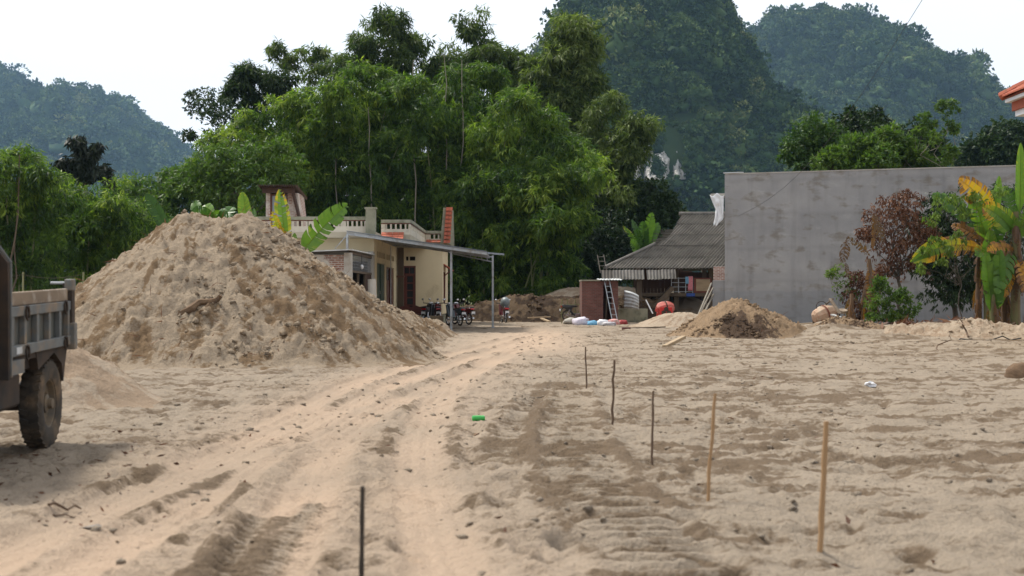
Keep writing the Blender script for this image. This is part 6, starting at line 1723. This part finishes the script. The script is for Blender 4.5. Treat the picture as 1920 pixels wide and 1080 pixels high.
# ------------------------------------------------------------------ banana plants
def banana_mat():
    m = leaf_mat('banana_leaf', [(0.0, (0.020, 0.055, 0.013)), (0.25, (0.060, 0.135, 0.022)), (0.45, (0.115, 0.215, 0.030)), (0.58, (0.33, 0.33, 0.03)), (0.70, (0.50, 0.26, 0.025)), (0.82, (0.20, 0.095, 0.035)), (1.0, (0.095, 0.060, 0.038))], .32, .35, tcol=(1.25, 1.35, .55))
    return m
M['banana'] = banana_mat()
M['pseudostem'] = simple('banana_stem', (0.13, 0.155, 0.055), (0.14, 0.085, 0.045), 3, .6, stretch=(2, 2, .25), dirt=(.08, .05, .032), dscale=2)
M['dry_stem'] = simple('dry_banana_stem', (0.17, 0.105, 0.06), (0.095, 0.06, 0.036), 4, .9, stretch=(2, 2, .2))
def banana_leaf(root, p0, p1, face, width, sag, t0=.35, t1=None, edge=0.0, tear=.25, fold=.25, seed=0, name='leaf', n=32, ragged=0.0):
    """blade along a curve p0 -> p1 that sags; face: side the blade looks to; tint runs t0 -> t1, edges browner by edge"""
    r = np.random.default_rng(seed); t1 = t0 if t1 is None else t1
    p0, p1 = np.array(p0, float), np.array(p1, float)
    mid = (p0 + p1) / 2 + np.array(sag, float)
    t = np.linspace(0, 1, n + 1)[:, None]
    S_ = (1 - t) ** 2 * p0 + 2 * (1 - t) * t * mid + t * t * p1
    d = unit(np.gradient(S_, axis=0)); f = unit(np.array(face, float) - d * (d @ np.array(face, float))[:, None])
    s = np.cross(d, f)
    tt = t[:, 0]
    w = width * .5 * np.clip(np.minimum(1, (tt / .14 + .05)) * np.clip(1 - np.abs((tt - .42) / .59) ** 2.3, 0, 1) ** .75 , .02, 1)
    V, Q, TI = [], [], []
    for sd in (-1, 1):
        k = 0; drop = 0; sh = 1
        while k < n:
            ln = 1 if r.random() < tear * .7 else int(r.integers(2, 5))
            e = min(n, k + ln)
            gap = r.uniform(.08, .34) if r.random() < tear * 1.6 else .0
            dr = r.uniform(0, 1) * tear * .9; sh = 1 - ragged * r.random()
            b = len(V); m = e - k
            for j in range(k, e + 1):
                sk = 0.0
                if gap and j == e: sk = -gap
                if gap and j == k: sk = gap * .4
                c = S_[j] + d[j] * (sk * .05)
                o_ = S_[j] + s[j] * sd * w[j] * sh + f[j] * w[j] * (fold - dr) + d[j] * (w[j] * .45 + sk * (.30 + .35 * width)) - np.array([0, 0, dr * w[j] * .8])
                h_ = S_[j] + s[j] * sd * w[j] * sh * .55 + f[j] * w[j] * (fold * .75 - dr * .3) + d[j] * (w[j] * .18 + sk * .16) - np.array([0, 0, dr * w[j] * .2])
                V += [c, h_, o_]
            for j in range(m):
                a = b + 3 * j
                tb = t0 + (t1 - t0) * (k + j) / n
                Q += [(a, a + 3, a + 4, a + 1), (a + 1, a + 4, a + 5, a + 2)]
                TI += [tb + r.normal(0, .02), tb + edge * r.uniform(.5, 1.2) + r.normal(0, .03)]
            k = e
    # midrib
    b = len(V); rr = width * .03
    for j in range(n + 1):
        q = rr * (1 - .8 * j / n)
        V += [S_[j] + s[j] * q - f[j] * q, S_[j] + f[j] * q, S_[j] - s[j] * q - f[j] * q]
    for j in range(n):
        for k in range(3):
            Q.append((b + 3 * j + k, b + 3 * j + (k + 1) % 3, b + 3 * j + 3 + (k + 1) % 3, b + 3 * j + 3 + k)); TI.append(min(.52, t0 + .15) if t0 < .6 else t0)
    L = np.array(root.location)
    return np_mesh(name, np.array(V) - L, mat=M['banana'], parent=root, quads=np.array(Q), tint=np.clip(TI, 0, 1), smooth=True)

def banana_plant(label, px_, D, stem_h, leaves, stem_r=.13, lean=0, seed=0, group=None, dry=False, base_py=None, cat='banana plant', skirt=0):
    """leaves: (px0, py0, px1, py1, dD tip, width, sag, tint0, tint1, edge, tear)"""
    R = thing('banana_plant', label, cat, (gx(px_, D), D, 0), 0, group)
    r = np.random.default_rng(700 + seed)
    if stem_h:
        P = [(lean * k / 6 * stem_h + r.normal(0, .015), r.normal(0, .015), stem_h * k / 6 - .1) for k in range(7)]
        MB().tube(P, [stem_r * (1.25 - .09 * k) for k in range(7)], 10).build('stem', M['dry_stem' if dry else 'pseudostem'], R, smooth=True)
        for k in range(skirt):          # dry sheaths hanging down the stem
            a = r.uniform(0, 6.28); z = r.uniform(.45, .98) * stem_h; ln = r.uniform(.6, 1.5)
            x, y = R.location.x + lean * z, R.location.y
            p0 = (x + stem_r * math.cos(a), y + stem_r * math.sin(a), z); p1 = (x + (stem_r + r.uniform(.1, .35)) * math.cos(a), y + (stem_r + r.uniform(.1, .35)) * math.sin(a), max(.1, z - ln))
            banana_leaf(R, p0, p1, (math.cos(a), math.sin(a), .2), r.uniform(.16, .32), (.12 * math.cos(a), .12 * math.sin(a), .1), r.uniform(.84, 1), None, .05, .5, -.2, seed * 50 + k, 'dry_leaf', 12, .4)
    for k, l in enumerate(leaves):
        x0, y0, x1, y1, dD, w, sag, ta, tb, ed, te = l
        p0, p1 = at(x0, y0, D), at(x1, y1, D + dD)
        ln = (p1 - p0).length
        banana_leaf(R, p0, p1, (r.normal(0, .25), -1, r.uniform(.15, .55)), w, (0, 0, sag * ln), ta, tb, ed, te, .3, seed * 20 + k, ragged=.25 if te > .4 else .08)
    return R
BN = 'banana plants behind the sand heap'
banana_plant('dark green banana leaf standing at the left shoulder of the huge heap', 318, 40, 1.7, [(318, 440, 274, 364, .2, .38, .06, .05, .08, .0, .1)], seed=1, group=BN)
banana_plant('low dark banana clump peeping over the middle of the heap crest', 400, 39.5, 1.9, [(372, 412, 366, 376, .5, .35, .02, .2, .25, 0, .2), (402, 424, 360, 398, -.5, .6, .12, .05, .1, 0, .15), (395, 414, 386, 384, .5, .42, .02, .35, .42, 0, .1), (410, 418, 436, 388, .6, .5, .03, .12, .18, 0, .2), (412, 420, 400, 396, -.3, .45, .04, .25, .35, 0, .2), (404, 426, 428, 408, -.6, .55, .12, .08, .1, 0, .2)], seed=2, group=BN)
banana_plant('single upright bright banana leaf on the heap crest', 462, 39.5, 1.9, [(468, 440, 454, 360, .0, .42, .0, .40, .46, .02, .05), (478, 432, 476, 391, .5, .16, .0, .2, .2, .0, .1)], seed=3, group=BN)
banana_plant('yellow edged banana plant in front of the stair tower', 525, 39.5, 1.6, [(536, 470, 524, 355, .0, .46, .01, .42, .44, .16, .35), (530, 470, 510, 395, -.4, .34, .03, .50, .60, .12, .4), (538, 462, 528, 425, -.5, .4, .02, .62, .66, .1, .5), (520, 450, 522, 415, .3, .3, .02, .1, .1, .0, .2)], seed=4, group=BN)
banana_plant('banana plant with one long bright leaf slanting right below the parapet', 562, 39, 1.35, [(562, 478, 652, 383, -.3, .66, .09, .40, .34, .06, .18), (556, 482, 552, 437, .2, .22, .01, .36, .42, .0, .05)], seed=5, group=BN)
banana_plant('banana plant rising behind the left end of the corrugated roof', 1208, 88, 2.4, [(1205, 470, 1185, 412, .4, .5, .12, .1, .15, 0, .3), (1208, 466, 1222, 398, -.3, .75, .04, .32, .40, .0, .12), (1210, 468, 1236, 418, .4, .7, .10, .25, .3, 0, .2), (1204, 470, 1192, 430, -.5, .6, .1, .05, .1, 0, .3), (1202, 474, 1168, 424, .0, .35, .16, .2, .5, .1, .4), (1206, 472, 1205, 415, -.4, .8, .05, .15, .2, 0, .2), (1200, 478, 1182, 452, -.8, .8, .06, .3, .36, 0, .2)], seed=6, skirt=3)
RB = 'banana plants before the grey wall'
D_ = 56
banana_plant('tallest banana plant with orange and green torn leaves, left of the right edge', 1852, D_, 4.3, [
    (1860, 400, 1798, 336, -.6, 1.0, .16, .60, .74, .12, .32), (1850, 440, 1748, 365, .3, .95, .17, .16, .20, .05, .32), (1846, 470, 1708, 492, -.8, .95, .26, .78, .30, .25, .32),
    (1850, 450, 1822, 360, -.4, .75, .06, .42, .42, .05, .25), (1856, 470, 1880, 390, .4, .8, .10, .20, .25, .05, .4), (1848, 540, 1856, 430, -.7, .95, .02, .36, .40, .03, .2),
    (1856, 545, 1880, 450, -.6, .85, .05, .30, .36, .03, .25), (1848, 470, 1832, 482, -1.2, .6, .22, .86, .2, .1, .36), (1858, 430, 1874, 330, .2, .5, .02, .40, .44, .0, .1), (1852, 460, 1784, 422, .6, .7, .18, .85, .80, .1, .36), (1864, 480, 1910, 520, -.6, .6, .2, .66, .8, .1, .32)], lean=0.01, seed=7, group=RB, skirt=14, stem_r=.16)
banana_plant('banana plant cut by the right edge with an upright rolled leaf', 1905, D_ - .6, 4.8, [
    (1912, 400, 1914, 268, -.2, .42, .0, .40, .45, .0, .05), (1906, 420, 1884, 350, .3, .7, .08, .22, .3, .0, .2), (1905, 440, 1842, 388, -.5, .95, .2, .18, .62, .2, .32), (1908, 430, 1960, 380, .0, .8, .15, .3, .3, .1, .4),
    (1902, 470, 1868, 552, -.9, .8, .24, .26, .3, .03, .3), (1905, 480, 1930, 560, -.9, .7, .2, .72, .8, .1, .32), (1906, 450, 1926, 400, -.5, .75, .06, .35, .4, .0, .3), (1903, 470, 1850, 470, -.7, .6, .2, .82, .7, .1, .36), (1900, 500, 1880, 560, -.5, .5, .15, .66, .72, .05, .4)], seed=8, group=RB, skirt=16, stem_r=.17)
banana_plant('low broad leaved banana sucker among the dry stems', 1862, D_ - 1.0, 1.6, [(1860, 590, 1848, 470, -.2, .62, .02, .3, .36, 0, .15), (1864, 590, 1876, 468, -.3, .7, .03, .24, .32, 0, .15), (1866, 585, 1896, 500, .1, .5, .08, .4, .42, .0, .2)], seed=9, group=RB, skirt=6)
banana_plant('bare dry banana stem left of the green banana plants', 1835, D_ + .3, 3.1, [], seed=10, group=RB, dry=True, skirt=9, stem_r=.12)
banana_plant('broken dry banana stem between the two tall banana plants', 1884, D_ + .5, 2.6, [(1884, 505, 1905, 590, -.4, .5, .2, .92, .95, .0, .6)], seed=11, group=RB, dry=True, skirt=10, stem_r=.14)
banana_plant('withered banana plant with a folded brown leaf before the grey wall', 1630, 57, 3.0, [
    (1632, 480, 1586, 445, -.3, .30, .16, .95, 1, .0, .6), (1588, 447, 1580, 492, -.1, .42, .0, .92, 1, .0, .6), (1636, 470, 1640, 400, .1, .18, .0, .88, .9, .0, .3), (1638, 400, 1656, 455, -.2, .5, .1, .96, 1, .0, .6), (1586, 492, 1590, 520, -.1, .2, .0, .98, 1, 0, .6), (1634, 500, 1628, 560, -.3, .4, .1, .8, .9, .0, .3)], seed=12, dry=True, skirt=14, stem_r=.11, cat='dead plant')
banana_plant('short rotten banana stem left of the withered one', 1597, 57, 1.6, [], seed=13, dry=True, skirt=8, stem_r=.11, cat='dead plant')

# ------------------------------------------------------------------ shrubs and trees before the grey wall
px_tree('dead_tree', 'dead tree with rust brown leaves before the grey wall', 1684, 60, [(1668, 385, 60, .75), (1702, 378, 60, .75), (1650, 415, 60, .85), (1690, 420, 60, .9), (1722, 415, 60, .7), (1660, 455, 60, .9), (1705, 460, 60, .9), (1735, 445, 60, .6), (1680, 495, 60, .8), (1720, 500, 60, .6), (1625, 440, 60, .4), (1640, 520, 60, .5)], 2.6, .10, 'dead_leaf', seed=21, leaf=(.18, .055), puffs=30, tufts=9, leaf_n=4, droop=1.0, tint=(.25, .85), puff_r=.45, spread=.5)
px_tree('dead_shrub', 'low dry brown shrub under the withered banana', 1612, 58.5, [(1608, 520, 58.5, .5), (1625, 545, 58.3, .5), (1604, 560, 58.3, .5), (1630, 575, 58.3, .45), (1612, 590, 58.3, .4)], .9, .05, 'dead_leaf', seed=22, leaf=(.18, .06), puffs=22, tufts=9, leaf_n=3, droop=1.0, tint=(.0, .5), spread=.5)
px_tree('mango_tree', 'dark dense mango tree behind the banana plants', 1790, 61, [(1775, 395, 61, 1.0), (1740, 430, 61, .8), (1800, 430, 61, 1.1), (1765, 470, 60.6, 1.1), (1825, 460, 61, 1.0), (1745, 500, 60.6, .9), (1795, 510, 60.4, 1.1), (1840, 520, 61, .9), (1770, 545, 60.4, .9), (1815, 555, 60.6, .8), (1850, 480, 61.5, .9), (1900, 450, 62, 1.3), (1890, 380, 62, 1.0), (1905, 520, 62, 1.2)], 1.8, .14, 'tree_dark', seed=23, leaf=(.24, .07), puffs=26, tufts=13, leaf_n=5, droop=1.0, tint=(.05, .55))
px_tree('climbing_vine', 'pale green drooping young leaves over the banana plants', 1800, 55.6, [(1760, 385, 55.3, .42), (1795, 372, 55.3, .42), (1750, 410, 55.2, .3), (1810, 395, 55.2, .35), (1735, 470, 55.0, .3), (1755, 450, 55, .3), (1780, 470, 55, .3), (1840, 372, 55.3, .5), (1870, 360, 55.3, .45), (1800, 440, 55, .3), (1725, 500, 55, .22), (1765, 490, 55, .22)], 2.2, .03, 'tree_light', seed=24, leaf=(.20, .07), puffs=13, tufts=5, leaf_n=4, droop=1.3, tint=(.55, .95), spread=.3, puff_r=.4)
px_tree('shrub', 'fresh green shrub growing before the withered banana', 1660, 53, [(1650, 545, 53, .42), (1675, 560, 53, .4), (1640, 575, 52.8, .42), (1665, 590, 52.8, .45), (1692, 555, 53, .3), (1705, 580, 53, .38), (1685, 600, 52.8, .38), (1635, 600, 52.8, .36), (1652, 530, 53, .25)], .5, .03, 'tree_light', seed=25, leaf=(.13, .06), puffs=24, tufts=10, leaf_n=4, droop=.2, tint=(.2, .75))
px_tree('shrub', 'thin pale green shrub left of the withered banana', 1585, 58.6, [(1570, 512, 58.6, .38), (1595, 528, 58.6, .38), (1578, 545, 58.6, .4), (1555, 516, 58.6, .22), (1600, 555, 58.6, .3)], 1.0, .03, 'tree_light', seed=26, leaf=(.13, .05), puffs=15, tufts=8, leaf_n=4, droop=.3, tint=(.4, .9))
px_tree('dry_weeds', 'tuft of dry brown weeds at the foot of the fresh green shrub', 1702, 49.5, [(1700, 612, 49.5, .28), (1708, 622, 49.3, .25), (1692, 622, 49.3, .25)], .15, .015, 'dead_leaf', seed=27, leaf=(.2, .02), puffs=18, tufts=10, leaf_n=3, droop=-.8, tint=(.4, .9))
M['dry_weed'] = M['dead_leaf']
def ground_weeds():
    r = np.random.default_rng(8)
    n = 1500
    X = r.uniform(12.5, 22.5, n); Y = 58 + r.normal(0, 1.6, n) - .25 * (X - 12)
    Z = np.array([ground_z(x, y) for x, y in zip(X, Y)])
    Dr = unit(np.stack([r.normal(0, .5, n), r.normal(0, .5, n), np.abs(r.normal(.7, .4, n))], -1))
    V, q = leaf_quads(np.stack([X, Y, Z], -1), Dr, r.uniform(.12, .45, n), r.uniform(.015, .05, n), r)
    tag(np_mesh('weeds', V, mat=M['tree_mid'], quads=q, tint=r.uniform(.1, .8, n)), 'low weeds along the foot of the grey wall', 'weeds', kind='stuff')
    n = 2200
    X = r.uniform(12.5, 22, n); Y = 56 + r.normal(0, 2.2, n) - .25 * (X - 12)
    Z = np.array([ground_z(x, y) for x, y in zip(X, Y)])
    Dr = unit(np.stack([r.normal(0, 1, n), r.normal(0, 1, n), np.abs(r.normal(.15, .2, n))], -1))
    V, q = leaf_quads(np.stack([X, Y, Z + .02], -1), Dr, r.uniform(.1, .7, n), r.uniform(.02, .12, n), r)
    tag(np_mesh('dry_litter', V, mat=M['dead_leaf'], quads=q, tint=r.uniform(.1, 1, n)), 'dry brown leaf litter under the banana plants', 'leaf litter', kind='stuff')
    # dry roots and stalks on the bank and heap
    for (hf, x0, x1, y0, y1, n, nm, lb, cx) in ((big_h, -11.5, -1.5, 28.5, 34.5, 420, 'root_scraps', 'thin roots and straw sticking out of the huge sand heap', 0), (bank_h, -4, 9, 73.2, 77.5, 900, 'bank_roots', 'dry roots and straw on the dark earth bank', 0), (ridge_h, 11.5, 24, 44.5, 49, 420, 'ridge_scraps', 'dry roots and scraps on the low sand ridge at the right', 0), (dirt_h, 5, 12, 47, 51, 160, 'heap_roots', 'roots and straw on the dark dirt heap', 0)):
        X = r.uniform(x0, x1, n); Y = r.uniform(y0, y1, n); Z = np.array([hf(x, y) for x, y in zip(X, Y)])
        ok = Z > .08; X, Y, Z = X[ok], Y[ok], Z[ok]; n = len(X)
        Dr = unit(np.stack([r.normal(0, 1, n), r.normal(-.3, .6, n), r.normal(.05, .5, n)], -1))
        V, q = leaf_quads(np.stack([X, Y, Z], -1), Dr, r.uniform(.08, .42, n), r.uniform(.008, .03, n), r)
        tag(np_mesh(nm, V, mat=M['dead_leaf'], quads=q, tint=r.uniform(.2, 1, n)), lb, 'roots', kind='stuff')
ground_weeds()
stick('dry_branch', 'dry bare branch sticking out of the bank below the dry weeds', 'branch', at(1742, 668, 38.5), at(1780, 628, 39), .03, .008, 'stake_brown', 6, .05, 3)
stick('dry_branch', 'forked dry stalk rising before the banana plants', 'branch', at(1822, 640, 46), at(1795, 592, 46.5), .04, .012, 'stake_brown', 6, .06, 5)
stick('black_hose', 'thin black hose lying along the bank at the right', 'hose', at(1765, 641, 45), at(1915, 634, 45), .02, .02, 'black_plastic', 9, .05, 6)

# ------------------------------------------------------------------ palm at the left
def palm():
    b = at(160, 551, 72); R = thing('fishtail_palm', 'dark palm with heavy drooping fronds above the left bamboo', 'palm', (b.x, 72, 0))
    r = np.random.default_rng(9)
    top = gz(330, 72)
    MB().tube([(0, 0, 0), (.05, 0, top * .5), (0, 0, top)], [.16, .13, .10], 10).build('trunk', M['bark'], R, smooth=True)
    tips = [(118, 330), (104, 308), (132, 262), (150, 258), (180, 285), (188, 270), (205, 320), (212, 345), (160, 300), (140, 300), (112, 345)]
    for k, (px_, py_) in enumerate(tips):
        p1 = np.array(at(px_, py_, 72 + r.uniform(-1, 1))) - np.array(R.location)
        p0 = np.array([0, 0, top - r.uniform(0, .8)])
        mid = (p0 + p1) / 2 + np.array([0, 0, .55 + .25 * np.linalg.norm(p1 - p0)])
        t = np.linspace(0, 1, 26)[:, None]
        S_ = (1 - t) ** 2 * p0 + 2 * (1 - t) * t * mid + t * t * p1
        f = MB().tube(S_, list(np.linspace(.035, .008, 26)), 5).build('frond', M['bark'], R)
        P = np.repeat(S_[4:], 14, 0); P = P + r.normal(0, .10, P.shape)
        Dr = unit(np.stack([r.normal(0, .5, len(P)), r.normal(0, .5, len(P)), r.normal(-.8, .35, len(P))], -1))
        V, q = leaf_quads(P, Dr, r.uniform(.28, .55, len(P)), r.uniform(.09, .16, len(P)), r)
        np_mesh('leaflets', V, mat=M['palm_leaf'], parent=f, quads=q, tint=r.uniform(0, .6, len(P)))
    MB().tube([(0, 0, top - .2), (.03, 0, top + 1.4)], [.02, .005], 5).build('spear', M['bark'], R)
M['palm_leaf'] = leaf_mat('dark_palm_leaf', [(0.0, (0.008, 0.013, 0.008)), (0.5, (0.016, 0.026, 0.013)), (1.0, (0.035, 0.05, 0.022))], .1)
palm()

# bare pale culms rising from the bamboo
for k, (a, b, D) in enumerate((((640, 420), (622, 150), 87), ((778, 330), (775, 112), 86.5), ((840, 330), (832, 100), 86.5), ((868, 300), (866, 112), 86.5), ((700, 360), (690, 200), 86), ((15, 445), (36, 290), 61), ((24, 440), (30, 330), 61.5))):
    lb = ['pale bare bamboo pole left of the stair tower top', 'first pale bare pole right of the stand centre', 'second pale bare pole right of the stand centre', 'third pale bare pole right of the stand centre', 'short pale bare pole left of the stand centre', 'long pale bare pole behind the truck headboard', 'short pale bare pole behind the truck headboard'][k]
    p = at(*a, D); p.z = max(0, p.z - 4)
    stick('bamboo_pole', lb, 'bamboo pole', p, at(*b, D), .05, .02, 'bark_pale' if k < 5 else 'old_wood', 7, .06, 20 + k, group='bare bamboo poles')

# ------------------------------------------------------------------ fence and cable
def fence():
    R = thing('wire_fence', 'slack wire fence on thin posts behind the truck bed', 'fence', (gx(155, 40), 40, 0))
    xs_ = [gx(px_, 40) - R.location.x for px_ in (-60, 42, 155)]
    for x in xs_: MB().tube([(x, 0, -.1), (x + .02, 0, gz(510, 40))], .028, 6).build('post', M['culm'], R)
    for z in (1.0, 1.55, gz(515, 40)):
        for a, b in zip(xs_[:-1], xs_[1:]):
            P = [(a + (b - a) * t, -.03, z - .10 * math.sin(math.pi * t)) for t in np.linspace(0, 1, 9)]
            MB().tube(P, .006, 4).build('wire', M['truck_dark'], R)
fence()
cb = thing('power_cable', 'thin slanting cable crossing before the grey wall and hills', 'cable', tuple(at(1385, 405, 69)))
a_, b_ = np.array(at(1385, 405, 69)), np.array(at(1745, -25, 40))
MB().tube([a_ + (b_ - a_) * t - np.array([0, 0, 1.2 * math.sin(math.pi * t)]) - a_ for t in np.linspace(0, 1, 18)], .008, 5).build('wire', M['black_plastic'], cb)

# ------------------------------------------------------------------ air
def haze_box():
    m = bpy.data.materials.new('haze'); m.use_nodes = True
    nt = m.node_tree; nt.nodes.clear()
    v = nt.nodes.new('ShaderNodeVolumePrincipled')
    v.inputs['Color'].default_value = (0.42, 0.67, 1.0, 1)
    v.inputs['Density'].default_value = 0.000062
    v.inputs['Anisotropy'].default_value = 0.35
    o = nt.nodes.new('ShaderNodeOutputMaterial')
    nt.links.new(v.outputs[0], o.inputs['Volume'])
    b = MB().bx(-5400, 5400, -2400, 6400, -9, 960).build('haze', m)
    tag(b, kind='stuff')
haze_box()
